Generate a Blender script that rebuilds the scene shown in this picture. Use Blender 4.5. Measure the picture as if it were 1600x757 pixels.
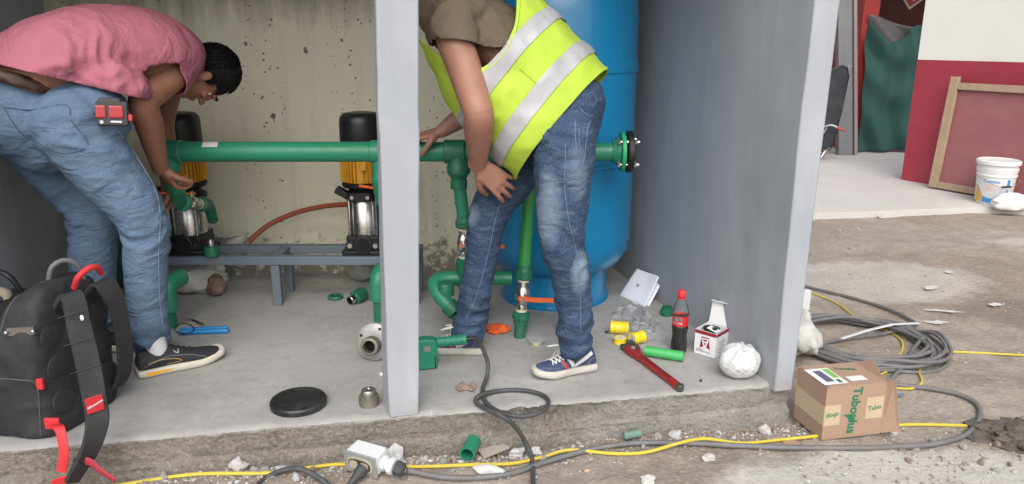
import bpy, bmesh, math, random
import numpy as np
from mathutils import Vector, Matrix, noise as mnoise
from mathutils.bvhtree import BVHTree
R = math.radians
for o in list(bpy.data.objects): bpy.data.objects.remove(o)
sc = bpy.context.scene
col = sc.collection
rng = np.random.default_rng(7)
random.seed(7)

# ------------------------------------------------------------ camera, sky, sun, exposure
F, H = 1180.0, 1.2                       # focal length in photo pixels, eye height above the slab
TH = math.atan((378.5 - 60) / F)         # downward pitch
cd = bpy.data.cameras.new('camera'); cam = bpy.data.objects.new('camera', cd); col.objects.link(cam)
cam.location = (0, 0, H); cam.rotation_euler = (R(90) - TH, 0, 0)
cd.sensor_width = 36; cd.lens = 36 * F / 1600; cd.clip_start = .05; cd.clip_end = 500
sc.camera = cam
w = bpy.data.worlds.new('World'); sc.world = w; w.use_nodes = True
nt = w.node_tree; nt.nodes.clear()
sky = nt.nodes.new('ShaderNodeTexSky'); sky.sky_type = 'NISHITA'; sky.sun_disc = False
SUN_EL, SUN_AZ = R(45), R(180)           # behind the camera
sky.sun_elevation = SUN_EL; sky.sun_rotation = SUN_AZ; sky.dust_density = 3; sky.air_density = 1.0; sky.ozone_density = 1
hs = nt.nodes.new('ShaderNodeHueSaturation'); hs.inputs['Saturation'].default_value = .28
bg = nt.nodes.new('ShaderNodeBackground'); bg.inputs['Strength'].default_value = .15
wo = nt.nodes.new('ShaderNodeOutputWorld')
nt.links.new(sky.outputs[0], hs.inputs['Color']); nt.links.new(hs.outputs[0], bg.inputs[0]); nt.links.new(bg.outputs[0], wo.inputs[0])
sl = bpy.data.lights.new('sun', 'SUN'); sl.energy = 1.1; sl.angle = R(60); sl.color = (1, .97, .92)
so = bpy.data.objects.new('sun', sl); col.objects.link(so)
so.rotation_euler = (R(90) - SUN_EL, 0, math.pi - SUN_AZ)   # lamp direction matches the sky's sun
vs = sc.view_settings; vs.view_transform = 'Standard'; vs.look = 'None'; vs.exposure = .66; vs.gamma = 1; vs.use_curve_mapping = False
sc.cycles.max_bounces = 6; sc.cycles.transparent_max_bounces = 12

# ------------------------------------------------------------ layout helpers
def ray(u, v):
    x = (u - 800) / F; y = -(v - 378.5) / F
    return Vector((x, math.cos(TH) + y * math.sin(TH), -math.sin(TH) + y * math.cos(TH)))
def AY(u, v, Y):                          # photo pixel at a forward distance -> place
    d = ray(u, v); return Vector((0, 0, H)) + d * (Y / d.y)
def AZ(u, v, z=0.0):                      # photo pixel on a level surface -> place
    d = ray(u, v); return Vector((0, 0, H)) + d * ((z - H) / d.z)
def px(p):
    z = p[2] - H; zc = p[1] * math.cos(TH) - z * math.sin(TH); yc = p[1] * math.sin(TH) + z * math.cos(TH)
    return 800 + F * p[0] / zc, 378.5 - F * yc / zc
G = -.15                                  # yard level below the slab top
X_, Y_, Z_ = Vector((1, 0, 0)), Vector((0, 1, 0)), Vector((0, 0, 1))
def V(*a): return Vector(a)

def hsh(i, j, k, s):
    n = (i * 374761393 + j * 668265263 + k * 2147483647 + s * 974711) & 0xffffffff
    n = ((n ^ (n >> 13)) * 1274126177) & 0xffffffff
    n = (n ^ (n >> 16)) & 0xffffffff
    return n / 4294967295.0 * 2 - 1
def vn(p, s=0):                           # value noise, p (N,3)
    p = np.asarray(p, float); i = np.floor(p).astype(np.int64); f = p - i; f = f * f * (3 - 2 * f)
    r = 0
    for a in (0, 1):
        for b in (0, 1):
            for c in (0, 1):
                wt = (f[:, 0] if a else 1 - f[:, 0]) * (f[:, 1] if b else 1 - f[:, 1]) * (f[:, 2] if c else 1 - f[:, 2])
                r = r + wt * hsh(i[:, 0] + a, i[:, 1] + b, i[:, 2] + c, s)
    return r
def fbm(p, o=4, s=0):
    p = np.asarray(p, float); r = 0; a = 1.0
    for k in range(o): r = r + a * vn(p, s + k); p = p * 2.03 + 11.7; a *= .5
    return r

def spline(pts, n=8, closed=False):       # Catmull-Rom through rows of numbers
    P = [np.array(p, float) for p in pts]; m = len(P); out = []
    rg = range(m) if closed else range(m - 1)
    for i in rg:
        if closed: a, b, c, d = P[(i - 1) % m], P[i], P[(i + 1) % m], P[(i + 2) % m]
        else:
            b, c = P[i], P[i + 1]; a = P[i - 1] if i > 0 else 2 * b - c; d = P[i + 2] if i + 2 < m else 2 * c - b
        for t in np.arange(n) / n:
            out.append(.5 * (2 * b + (c - a) * t + (2 * a - 5 * b + 4 * c - d) * t * t + (3 * b - a - 3 * c + d) * t ** 3))
    if not closed: out.append(P[-1])
    return out

class MB:
    def __init__(s): s.v = []; s.f = []; s.m = []
    def add(s, vs, fs, mi=0):
        o = len(s.v); s.v += [tuple(map(float, q)) for q in vs]; s.f += [tuple(o + i for i in f) for f in fs]; s.m += [mi] * len(fs); return s
    def box(s, c, d, M=None, mi=0, taper=1):
        vs = []
        for z in (-.5, .5):
            t = taper if z > 0 else 1
            for x, y in ((-.5, -.5), (.5, -.5), (.5, .5), (-.5, .5)):
                q = Vector((x * d[0] * t, y * d[1] * t, z * d[2]))
                vs.append((M @ q if M is not None else q) + Vector(c))
        return s.add(vs, [(3, 2, 1, 0), (4, 5, 6, 7), (0, 1, 5, 4), (1, 2, 6, 5), (2, 3, 7, 6), (3, 0, 4, 7)], mi)
    def ring(s, c, e1, e2, r1, r2, n, pw=2):
        out = []
        for k in range(n):
            a = 2 * math.pi * k / n; ca, sa = math.cos(a), math.sin(a)
            if pw != 2: ca = math.copysign(abs(ca) ** (2 / pw), ca); sa = math.copysign(abs(sa) ** (2 / pw), sa)
            out.append(Vector(c) + e1 * (r1 * ca) + e2 * (r2 * sa))
        return out
    def loft(s, rings, cap0=True, cap1=True, mi=0, loop=False):
        n = len(rings[0]); vs = [q for r in rings for q in r]; fs = []
        m = len(rings)
        for i in range(m if loop else m - 1):
            for k in range(n):
                a, b = i * n + k, i * n + (k + 1) % n; c, d = ((i + 1) % m) * n + (k + 1) % n, ((i + 1) % m) * n + k
                fs.append((a, b, c, d))
        if not loop:
            if cap0: fs.append(tuple(range(n - 1, -1, -1)))
            if cap1: fs.append(tuple((m - 1) * n + k for k in range(n)))
        return s.add(vs, fs, mi)
    def cyl(s, p0, p1, r0, r1=None, n=20, mi=0, c0=True, c1=True):
        p0, p1 = Vector(p0), Vector(p1); r1 = r0 if r1 is None else r1; d = (p1 - p0).normalized()
        e1 = d.orthogonal().normalized(); e2 = d.cross(e1)
        return s.loft([s.ring(p0, e1, e2, r0, r0, n), s.ring(p1, e1, e2, r1, r1, n)], c0, c1, mi)
    def lathe(s, prof, o, ax=Z_, n=28, mi=0, caps=True):   # prof [(r, along axis)]
        ax = Vector(ax).normalized(); e1 = ax.orthogonal().normalized(); e2 = ax.cross(e1)
        return s.loft([s.ring(Vector(o) + ax * h, e1, e2, max(r, 1e-4), max(r, 1e-4), n) for r, h in prof], caps, caps, mi)
    def tube(s, pts, r, n=8, closed=False, mi=0, sub=0, side=None, pw=2):
        P = [Vector(p) for p in pts]; rs = [r] * len(P) if not isinstance(r, (list, tuple)) else list(r)
        rs = [(q, q) if not isinstance(q, (list, tuple)) else tuple(q) for q in rs]
        if sub:
            Q = spline([list(p) + list(q) for p, q in zip(P, rs)], sub, closed); P = [Vector(q[:3]) for q in Q]; rs = [(max(q[3], 1e-4), max(q[4], 1e-4)) for q in Q]
        m = len(P); rings = []; e1 = None
        for i in range(m):
            a = P[(i - 1) % m] if closed or i > 0 else P[i]; b = P[(i + 1) % m] if closed or i < m - 1 else P[i]
            t = (b - a)
            t = t.normalized() if t.length > 1e-9 else Z_
            ref = side if side is not None else e1
            if ref is None: e1 = t.orthogonal().normalized()
            else:
                e1 = ref - t * ref.dot(t); e1 = e1.normalized() if e1.length > 1e-6 else t.orthogonal().normalized()
            rings.append(s.ring(P[i], e1, t.cross(e1), rs[i][0], rs[i][1], n, pw))
        return s.loft(rings, True, True, mi, closed)
    def limb(s, pts, radii, n=18, sub=5, side=None, pw=2):     # closed, rounded at both ends
        rs = [(q, q) if not isinstance(q, (list, tuple)) else tuple(q) for q in radii]
        Q = spline([list(p) + list(q) for p, q in zip(pts, rs)], sub)
        P = [Vector(q[:3]) for q in Q]; rr = [(max(q[3], .002), max(q[4], .002)) for q in Q]
        t0 = (P[0] - P[1]).normalized(); t1 = (P[-1] - P[-2]).normalized()
        pre = []; post = []
        for k in (1, 2, 3):
            a = R(90) * k / 3.3; k0 = min(rr[0]); k1 = min(rr[-1])
            pre.insert(0, (P[0] + t0 * k0 * math.sin(a), [q * math.cos(a) for q in rr[0]]))
            post.append((P[-1] + t1 * k1 * math.sin(a), [q * math.cos(a) for q in rr[-1]]))
        A = pre + list(zip(P, rr)) + post
        return s.tube([a[0] for a in A], [tuple(a[1]) for a in A], n, side=side, pw=pw)
    def ell(s, c, r, M=None, n=16, mi=0):
        r = (r, r, r) if not isinstance(r, (list, tuple)) else r; rings = []
        for i in range(1, n // 2 + 1):
            a = -math.pi / 2 + math.pi * i / (n // 2 + 1)
            rings.append([((M @ q if M is not None else q) + Vector(c)) for q in
                          [Vector((r[0] * math.cos(a) * math.cos(2 * math.pi * k / n), r[1] * math.cos(a) * math.sin(2 * math.pi * k / n), r[2] * math.sin(a))) for k in range(n)]])
        return s.loft(rings, True, True, mi)
    def ribbon(s, pts, sides, wd, th, mi=0):                  # flat strap: centre line, side vectors, width, thickness
        P = [Vector(p) for p in pts]; m = len(P); rings = []
        for i in range(m):
            t = (P[min(i + 1, m - 1)] - P[max(i - 1, 0)]).normalized(); sd = Vector(sides[i] if isinstance(sides, list) else sides)
            sd = (sd - t * sd.dot(t)).normalized(); nn = t.cross(sd); ww = wd[i] if isinstance(wd, list) else wd
            rings.append([P[i] + sd * (a * ww / 2) + nn * (b * th / 2) for a, b in ((-1, -.4), (-.9, -1), (.9, -1), (1, -.4), (1, .4), (.9, 1), (-.9, 1), (-1, .4))])
        return s.loft(rings, True, True, mi)
    def prism(s, poly, M, th, mi=0):                          # 2-D outline in the local xy plane, extruded along local z
        n = len(poly); vs = [M @ Vector((x, y, 0)) for x, y in poly] + [M @ Vector((x, y, th)) for x, y in poly]
        fs = [tuple(range(n - 1, -1, -1)), tuple(range(n, 2 * n))] + [(k, (k + 1) % n, n + (k + 1) % n, n + k) for k in range(n)]
        return s.add(vs, fs, mi)
    def grid(s, fn, nu, nv, mi=0):
        vs = [fn(i / nu, j / nv) for j in range(nv + 1) for i in range(nu + 1)]
        return s.add(vs, [(j * (nu + 1) + i, j * (nu + 1) + i + 1, (j + 1) * (nu + 1) + i + 1, (j + 1) * (nu + 1) + i) for j in range(nv) for i in range(nu)], mi)
    def xf(s, M): s.v = [tuple(M @ Vector(q)) for q in s.v]; return s
    def arr(s): return np.array(s.v)
    def jit(s, amp, sc_, seed=0):                             # push along noise, for uneven edges
        a = s.arr(); d = np.stack([fbm(a * sc_ + 31.7 * k, 3, seed + 9 * k) for k in range(3)], 1); s.v = [tuple(q) for q in a + d * amp]; return s

def rawmesh(mb, name='m'):
    me = bpy.data.meshes.new(name); me.from_pydata(mb.v, [], mb.f); me.update(); return me
def recalc(me):
    b = bmesh.new(); b.from_mesh(me); bmesh.ops.recalc_face_normals(b, faces=b.faces); b.to_mesh(me); b.free()
def remesh(mb, vox, it=2, fac=.5):                            # one continuous skin over overlapping closed shapes
    me = rawmesh(mb); recalc(me); o = bpy.data.objects.new('tmp', me); col.objects.link(o)
    m = o.modifiers.new('r', 'REMESH'); m.mode = 'VOXEL'; m.voxel_size = vox
    if it: s = o.modifiers.new('s', 'SMOOTH'); s.iterations = it; s.factor = fac
    dg = bpy.context.evaluated_depsgraph_get(); dg.update()
    e = o.evaluated_get(dg).to_mesh()
    n = len(e.vertices); co = np.empty(n * 3); e.vertices.foreach_get('co', co)
    out = MB(); out.v = [tuple(q) for q in co.reshape(-1, 3)]; out.f = [tuple(p.vertices) for p in e.polygons]; out.m = [0] * len(out.f)
    o.evaluated_get(dg).to_mesh_clear(); bpy.data.objects.remove(o); bpy.data.meshes.remove(me)
    return out
def normals(mb):
    a = mb.arr(); nn = np.zeros_like(a)
    q = np.array([f for f in mb.f if len(f) == 4]); t = np.array([f for f in mb.f if len(f) == 3])
    for fs in (q, t):
        if len(fs) == 0: continue
        c = np.cross(a[fs[:, 2]] - a[fs[:, 0]], (a[fs[:, 3]] if fs.shape[1] == 4 else a[fs[:, 1]]) - a[fs[:, 1]]) if fs.shape[1] == 4 else np.cross(a[fs[:, 1]] - a[fs[:, 0]], a[fs[:, 2]] - a[fs[:, 0]])
        for k in range(fs.shape[1]): np.add.at(nn, fs[:, k], c)
    return nn / (np.linalg.norm(nn, axis=1, keepdims=True) + 1e-12)
def push(mb, amt):                                            # move along normals by an array
    a = mb.arr(); mb.v = [tuple(q) for q in a + normals(mb) * np.asarray(amt)[:, None]]; return mb

def tag(o, label=None, cat=None, group=None, kind=None):
    for k, x in (('label', label), ('category', cat), ('group', group), ('kind', kind)):
        if x: o[k] = x
    return o
def thing(name, loc, label, cat, group=None):
    o = bpy.data.objects.new(name, None); col.objects.link(o); o.location = loc; o.empty_display_size = .05
    return tag(o, label, cat, group)
def wloc(o):
    l = Vector((0, 0, 0))
    while o is not None: l += Vector(o.location); o = o.parent
    return l
def obj(name, mb, mats, parent=None, smooth=True, ang=40, bevel=0, fix=True, bseg=2, at=None):
    a = mb.arr(); org = wloc(parent) if parent is not None else Vector(((a[:, 0].min() + a[:, 0].max()) / 2, (a[:, 1].min() + a[:, 1].max()) / 2, a[:, 2].min()))
    if at is not None: org = Vector(at)
    me = bpy.data.meshes.new(name); me.from_pydata([tuple(q) for q in a - np.array(org)], [], mb.f); me.update()
    for m in (mats if isinstance(mats, (list, tuple)) else [mats]): me.materials.append(m)
    if any(mb.m): me.polygons.foreach_set('material_index', mb.m)
    if fix: recalc(me)
    if smooth:
        me.polygons.foreach_set('use_smooth', [True] * len(me.polygons))
        me.set_sharp_from_angle(angle=R(ang))
    o = bpy.data.objects.new(name, me); col.objects.link(o)
    if parent is not None: o.parent = parent
    else: o.location = org
    if bevel:
        b = o.modifiers.new('bevel', 'BEVEL'); b.width = bevel; b.segments = bseg; b.limit_method = 'ANGLE'; b.angle_limit = R(35)
    return o
def one(name, mb, mats, label, cat, group=None, **k): return tag(obj(name, mb, mats, **k), label, cat, group)
def struct(name, mb, mats, **k): return tag(obj(name, mb, mats, **k), kind='structure')
def frame(o, x, y=None, z=None):                             # matrix from origin and axes
    x = Vector(x).normalized()
    if z is not None: z = Vector(z); z = (z - x * z.dot(x)).normalized(); y = z.cross(x)
    else: y = Vector(y); y = (y - x * y.dot(x)).normalized(); z = x.cross(y)
    return Matrix(((x.x, y.x, z.x, o[0]), (x.y, y.y, z.y, o[1]), (x.z, y.z, z.z, o[2]), (0, 0, 0, 1)))
def text(body, size, th=.0004, bold=.0, shear=0, align='CENTER', wide=1):
    c = bpy.data.curves.new('t', 'FONT'); c.body = body; c.size = size; c.extrude = th; c.offset = bold * size; c.shear = shear; c.align_x = align; c.align_y = 'CENTER'; c.resolution_u = 3
    o = bpy.data.objects.new('t', c); col.objects.link(o); dg = bpy.context.evaluated_depsgraph_get(); dg.update()
    me = o.evaluated_get(dg).to_mesh(); mb = MB(); mb.add([(v.co.x * wide, v.co.y, v.co.z) for v in me.vertices], [tuple(p.vertices) for p in me.polygons])
    o.evaluated_get(dg).to_mesh_clear(); bpy.data.objects.remove(o); bpy.data.curves.remove(c); return mb

# ------------------------------------------------------------ materials
class NT:
    def __init__(s, name):
        s.mat = bpy.data.materials.new(name); s.mat.use_nodes = True; s.t = s.mat.node_tree; s.b = s.t.nodes['Principled BSDF']
        s.co = s.n('ShaderNodeTexCoord').outputs['Object']
    def n(s, ty, **k):
        x = s.t.nodes.new(ty)
        for a, b in k.items(): setattr(x, a, b)
        return x
    def l(s, a, b): s.t.links.new(a, b)
    def set(s, i, v):
        if hasattr(v, 'is_output'): s.l(v, s.b.inputs[i])
        else: s.b.inputs[i].default_value = v
    def map(s, scale=(1, 1, 1), rot=(0, 0, 0), loc=(0, 0, 0), src=None):
        m = s.n('ShaderNodeMapping'); m.inputs['Scale'].default_value = scale; m.inputs['Rotation'].default_value = rot; m.inputs['Location'].default_value = loc; s.l(src or s.co, m.inputs[0]); return m.outputs[0]
    def noise(s, sc_, det=4, rough=.6, vec=None, dist=0):
        x = s.n('ShaderNodeTexNoise'); x.inputs['Scale'].default_value = sc_; x.inputs['Detail'].default_value = det; x.inputs['Roughness'].default_value = rough; x.inputs['Distortion'].default_value = dist; s.l(vec or s.co, x.inputs['Vector']); return x.outputs['Fac']
    def vor(s, sc_, feat='F1', out='Distance', vec=None, rnd=1):
        x = s.n('ShaderNodeTexVoronoi', feature=feat); x.inputs['Scale'].default_value = sc_; x.inputs['Randomness'].default_value = rnd; s.l(vec or s.co, x.inputs['Vector']); return x.outputs[out]
    def ramp(s, f, stops):
        r = s.n('ShaderNodeValToRGB'); e = r.color_ramp.elements
        while len(e) < len(stops): e.new(.5)
        for q, (p, c) in zip(e, stops): q.position = p; q.color = (c, c, c, 1) if isinstance(c, (int, float)) else (*c[:3], 1)
        s.l(f, r.inputs[0]); return r.outputs[0]
    def mix(s, f, a, b, mode='MIX'):
        m = s.n('ShaderNodeMix', data_type='RGBA', blend_type=mode); m.clamp_factor = True
        for i, x in ((0, f), (6, a), (7, b)):
            if hasattr(x, 'is_output'): s.l(x, m.inputs[i])
            elif i == 0: m.inputs[0].default_value = x
            else: m.inputs[i].default_value = (*x[:3], 1) if not isinstance(x, (int, float)) else (x, x, x, 1)
        return m.outputs[2]
    def math(s, op, a, b=0.0, c=None):
        m = s.n('ShaderNodeMath', operation=op)
        for i, x in ((0, a), (1, b), (2, c)):
            if x is None: continue
            if hasattr(x, 'is_output'): s.l(x, m.inputs[i])
            else: m.inputs[i].default_value = x
        return m.outputs[0]
    def sep(s, src=None):
        x = s.n('ShaderNodeSeparateXYZ'); s.l(src or s.co, x.inputs[0]); return x.outputs
    def bump(s, h, st=.3, d=.01, prev=None):
        b = s.n('ShaderNodeBump'); b.inputs['Strength'].default_value = st; b.inputs['Distance'].default_value = d; s.l(h, b.inputs['Height'])
        if prev: s.l(prev, b.inputs['Normal'])
        s.l(b.outputs[0], s.b.inputs['Normal']); return b.outputs[0]
def mul(c, k): return tuple(min(1, q * k) for q in c)
_mc = {}
def mat(name, c, rough=.5, metal=0, var=.18, sc_=9, bump=.15, bsc=90, bd=.002, dirt=0, dcol=(.25, .22, .19), dsc=5, spec=.5, alpha=1, trans=0, sss=0, coat=0, sheen=0):
    if name in _mc: return _mc[name]
    t = NT(name); nz = t.noise(sc_, 5); cc = t.mix(nz, mul(c, 1 - var), mul(c, 1 + var))
    if dirt: cc = t.mix(t.ramp(t.noise(dsc, 7, .7), [(.48, 0), (.72, dirt)]), cc, dcol)
    t.set('Base Color', cc); t.set('Roughness', t.ramp(t.noise(sc_ * 2.3, 4), [(.25, max(0, rough - .1)), (.75, min(1, rough + .1))])); t.set('Metallic', metal); t.set('Specular IOR Level', spec)
    if bump: t.bump(t.noise(bsc, 4), bump, bd)
    if alpha < 1: t.set('Alpha', alpha)
    if trans: t.set('Transmission Weight', trans)
    if sss: t.set('Subsurface Weight', sss); t.set('Subsurface Radius', (.01, .004, .002)); t.set('Subsurface Scale', .6)
    if coat: t.set('Coat Weight', coat)
    if sheen: t.set('Sheen Weight', sheen)
    _mc[name] = t.mat; return t.mat

def m_concrete():
    t = NT('concrete floor'); a = t.noise(1.6, 5, .65); b = t.noise(14, 5, .7); sp = t.vor(75)
    c = t.mix(a, (.31, .30, .288), (.43, .415, .40)); c = t.mix(t.ramp(b, [(.35, .0), (.75, .4)]), c, (.31, .30, .285))
    c = t.mix(t.ramp(t.noise(3.1, 5, .7), [(.52, 0), (.7, .45)]), c, (.49, .48, .465))
    c = t.mix(t.ramp(t.vor(9), [(.0, .75), (.045, 0)]), c, (.09, .08, .07))
    c = t.mix(t.ramp(sp, [(.0, .5), (.12, 0)]), c, (.16, .15, .14))
    st = t.noise(5, 5, .6, t.map((1, 5, 1), (0, 0, .3))); c = t.mix(t.ramp(st, [(.56, 0), (.75, .4)]), c, (.22, .205, .19)); c = t.mix(t.ramp(t.noise(2.2, 4, .7, t.map((1, 1, 1), (0, 0, 0), (4, 2, 0))), [(.47, 0), (.64, .5)]), c, (.25, .235, .22)); c = t.mix(t.ramp(t.noise(28, 5, .75), [(.56, 0), (.68, .45)]), c, (.20, .185, .17)); sc3 = t.noise(11, 3, .5, t.map((6, .5, 1), (0, 0, .7))); c = t.mix(t.ramp(sc3, [(.66, 0), (.74, .4)]), c, (.56, .55, .53))
    t.set('Base Color', c); t.set('Roughness', .85); n = t.bump(t.noise(40, 5, .7), .25, .004); t.bump(t.noise(6, 4), .2, .01, n); return t.mat
def m_foot():
    t = NT('slab edge concrete'); z = t.sep()[2]; a = t.noise(4, 5, .7); hx = t.noise(7, 5, .65, t.map((1, 1, .3)))
    c = t.mix(a, (.165, .14, .115), (.275, .245, .21)); x = t.sep()[0]
    xm = t.math('ADD', t.math('MULTIPLY', x, .28), t.math('MULTIPLY', t.noise(2.3, 4, .6), .8)); c = t.mix(t.ramp(xm, [(.42, 0), (.60, .8)]), c, t.mix(t.noise(5, 4, .7), (.25, .235, .22), (.40, .385, .37)))
    c = t.mix(t.ramp(hx, [(.52, 0), (.66, .5)]), c, (.11, .088, .07)); c = t.mix(t.ramp(t.noise(70, 4, .75), [(.45, 0), (.62, .55)]), c, mul((.40, .37, .33), .95)); c = t.mix(t.ramp(t.math('ADD', z, t.math('MULTIPLY', t.noise(40, 4, .7), .03)), [(.0, 0), (.006, .75)]), c, (.44, .425, .405)); c = t.mix(t.ramp(t.vor(38), [(0, .9), (.18, 0)]), c, (.10, .085, .07))
    t.set('Base Color', c); t.set('Roughness', .92); n = t.bump(t.noise(55, 5, .8), .9, .014); n = t.bump(t.vor(70), .5, .006, n); t.bump(t.noise(9, 4, .7), .5, .03, n); return t.mat
def m_ground():
    t = NT('dirt ground'); p = t.sep(); a = t.noise(.9, 5, .65); b = t.noise(7, 5, .75); d = t.noise(45, 5, .7)
    c = t.mix(t.ramp(a, [(.3, 0), (.7, 1)]), (.255, .205, .165), (.395, .345, .295)); c = t.mix(t.ramp(b, [(.4, 0), (.68, .5)]), c, (.165, .128, .10))
    c = t.mix(t.ramp(d, [(.5, 0), (.72, .55)]), c, (.46, .42, .37)); c = t.mix(t.ramp(t.vor(60), [(0, .6), (.16, 0)]), c, (.13, .105, .09))
    def blob(x, y, rx, ry, colr, k):                      # spilled cement and dust, each with its own outline
        nonlocal c
        q = t.map((1 / rx, 1 / ry, 1), (0, 0, 0), (-x / rx, -y / ry, 0)); s = t.sep(q)
        dd = t.math('SQRT', t.math('ADD', t.math('MULTIPLY', s[0], s[0]), t.math('MULTIPLY', s[1], s[1])))
        dd = t.math('ADD', dd, t.math('MULTIPLY', t.math('SUBTRACT', t.noise(5, 5, .7), .5), .9)); c = t.mix(t.ramp(dd, [(.75, k), (1.05, 0)]), c, colr)
    blob(1.35, 2.06, .75, .25, (.50, .48, .455), .8); blob(2.05, 4.15, .75, .42, (.50, .475, .44), .6); blob(4.0, 5.0, .8, .22, (.52, .50, .47), .5); blob(3.9, 4.4, .7, .35, (.13, .105, .085), .5); blob(3.0, 3.6, .8, .3, (.20, .16, .13), .5)
    t.set('Base Color', c); t.set('Roughness', .95); t.set('Specular IOR Level', .2); n = t.bump(t.noise(25, 5, .75), .6, .02); t.bump(t.vor(40), .3, .008, n); return t.mat
def m_backwall():
    t = NT('cream pitted wall'); z = t.sep()[2]; a = t.noise(1.3, 5, .6); c = t.mix(a, (.62, .585, .445), (.72, .685, .54))
    st = t.noise(9, 5, .65, t.map((1, 1, .09))); c = t.mix(t.ramp(st, [(.53, 0), (.72, .4)]), c, (.36, .335, .25))
    wv = t.map((1, 1, .75), (0, 0, 0), (0, 0, 0))
    pit = t.vor(11, vec=wv); c2 = t.vor(11, out='Color', vec=wv); r = t.sep(c2)[0]
    thr = t.math('MULTIPLY', r, .24); msk = t.math('LESS_THAN', t.math('ADD', pit, t.math('MULTIPLY', t.math('SUBTRACT', t.noise(55, 3), .5), .22)), t.math('SUBTRACT', thr, .075))
    pit2 = t.vor(34); r2 = t.sep(t.vor(34, out='Color'))[1]; m2 = t.math('LESS_THAN', t.math('ADD', pit2, t.math('MULTIPLY', t.math('SUBTRACT', t.noise(120, 2), .5), .2)), t.math('SUBTRACT', t.math('MULTIPLY', r2, .34), .13))
    msk = t.math('MAXIMUM', msk, m2); c = t.mix(msk, c, (.16, .15, .125))
    # water runs below the roof line and splashes above the floor
    dr = t.math('ADD', t.math('MULTIPLY', t.noise(12, 5, .7, t.map((1, 1, .12))), .55), t.math('MULTIPLY', t.math('SUBTRACT', z, 1.02), 1.1)); c = t.mix(t.ramp(dr, [(.53, 0), (.72, .6)]), c, (.15, .13, .11))
    sp = t.math('SUBTRACT', t.noise(22, 5, .75), t.math('MULTIPLY', z, 1.1)); c = t.mix(t.ramp(sp, [(.34, 0), (.45, .8)]), c, (.13, .12, .10))
    t.set('Base Color', c); t.set('Roughness', .9); n = t.bump(t.math('MULTIPLY', msk, -1), .5, .008); t.bump(t.noise(18, 5, .7), .2, .01, n); return t.mat
def m_paint():
    t = NT('grey brushed paint'); c = t.mix(t.noise(4, 5, .6, t.map((1, 1, .3))), (.28, .30, .33), (.38, .40, .43))
    c = t.mix(t.ramp(t.noise(9, 5, .6, t.map((1, 1, .22))), [(.45, 0), (.78, .35)]), c, (.47, .495, .53)); c = t.mix(t.ramp(t.noise(2.2, 4, .6), [(.5, 0), (.72, .4)]), c, (.20, .225, .26))
    c = t.mix(t.ramp(t.noise(3.2, 4, .6, t.map((1, 1, .35))), [(.52, 0), (.72, .5)]), c, (.46, .48, .51)); c = t.mix(t.ramp(t.vor(22), [(0, .6), (.06, 0)]), c, (.16, .16, .16)); zz = t.sep()[2]; c = t.mix(t.ramp(t.math('SUBTRACT', t.noise(14, 5, .7), t.math('MULTIPLY', zz, 3.2)), [(.30, 0), (.50, .6)]), c, (.34, .315, .29))
    t.set('Base Color', c); t.set('Roughness', .62); n = t.bump(t.noise(30, 5, .6, t.map((1, 1, .08))), .2, .004); t.bump(t.noise(9, 4, .55), .12, .012, n); return t.mat
CONC, FOOT, DIRT, BACKW, PAINT = m_concrete(), m_foot(), m_ground(), m_backwall(), m_paint()
GREEN = mat('green pipe plastic', (.018, .21, .115), .42, var=.12, bump=.05, dirt=.25, dcol=(.10, .22, .16), dsc=7)
DGREEN = mat('dark green plastic', (.012, .14, .075), .45, var=.15, bump=.05, dirt=.3, dcol=(.10, .15, .12))
CHROME = mat('bright metal', (.62, .61, .58), .25, 1, var=.1, bump=.05)
STEEL = mat('worn steel', (.42, .41, .39), .42, 1, var=.2, bump=.2, dirt=.3)
IRON = mat('dull threaded iron', (.20, .185, .155), .55, .6, var=.25, bump=.3, dirt=.3, dcol=(.3, .27, .22))
BLACK = mat('black plastic', (.012, .012, .014), .42, var=.2, bump=.08)
BLACKM = mat('black cast iron', (.014, .014, .015), .5, .2, var=.3, bump=.4, bsc=160)
ORANGE = mat('orange lever plastic', (.72, .13, .03), .45, var=.1)
REDP = mat('red plastic', (.62, .03, .03), .4, var=.1)
WHITEP = mat('white plastic', (.68, .68, .67), .5, var=.05, dirt=.15)

def clear(name, tint, film=.12, rough=.12):                   # thin clear plastic: mostly see-through, sheen at grazing angles
    m = bpy.data.materials.new(name); m.use_nodes = True; t = m.node_tree; t.nodes.clear(); N = t.nodes.new
    o, tr, gl, df, lw, m1, m2 = N('ShaderNodeOutputMaterial'), N('ShaderNodeBsdfTransparent'), N('ShaderNodeBsdfGlossy'), N('ShaderNodeBsdfDiffuse'), N('ShaderNodeLayerWeight'), N('ShaderNodeMixShader'), N('ShaderNodeMixShader')
    tr.inputs[0].default_value = (*tint, 1); df.inputs[0].default_value = (.75, .77, .79, 1); gl.inputs['Roughness'].default_value = rough; lw.inputs['Blend'].default_value = .13; m1.inputs[0].default_value = film
    t.links.new(tr.outputs[0], m1.inputs[1]); t.links.new(df.outputs[0], m1.inputs[2]); t.links.new(lw.outputs['Fresnel'], m2.inputs[0]); t.links.new(m1.outputs[0], m2.inputs[1]); t.links.new(gl.outputs[0], m2.inputs[2]); t.links.new(m2.outputs[0], o.inputs[0]); return m

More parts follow.
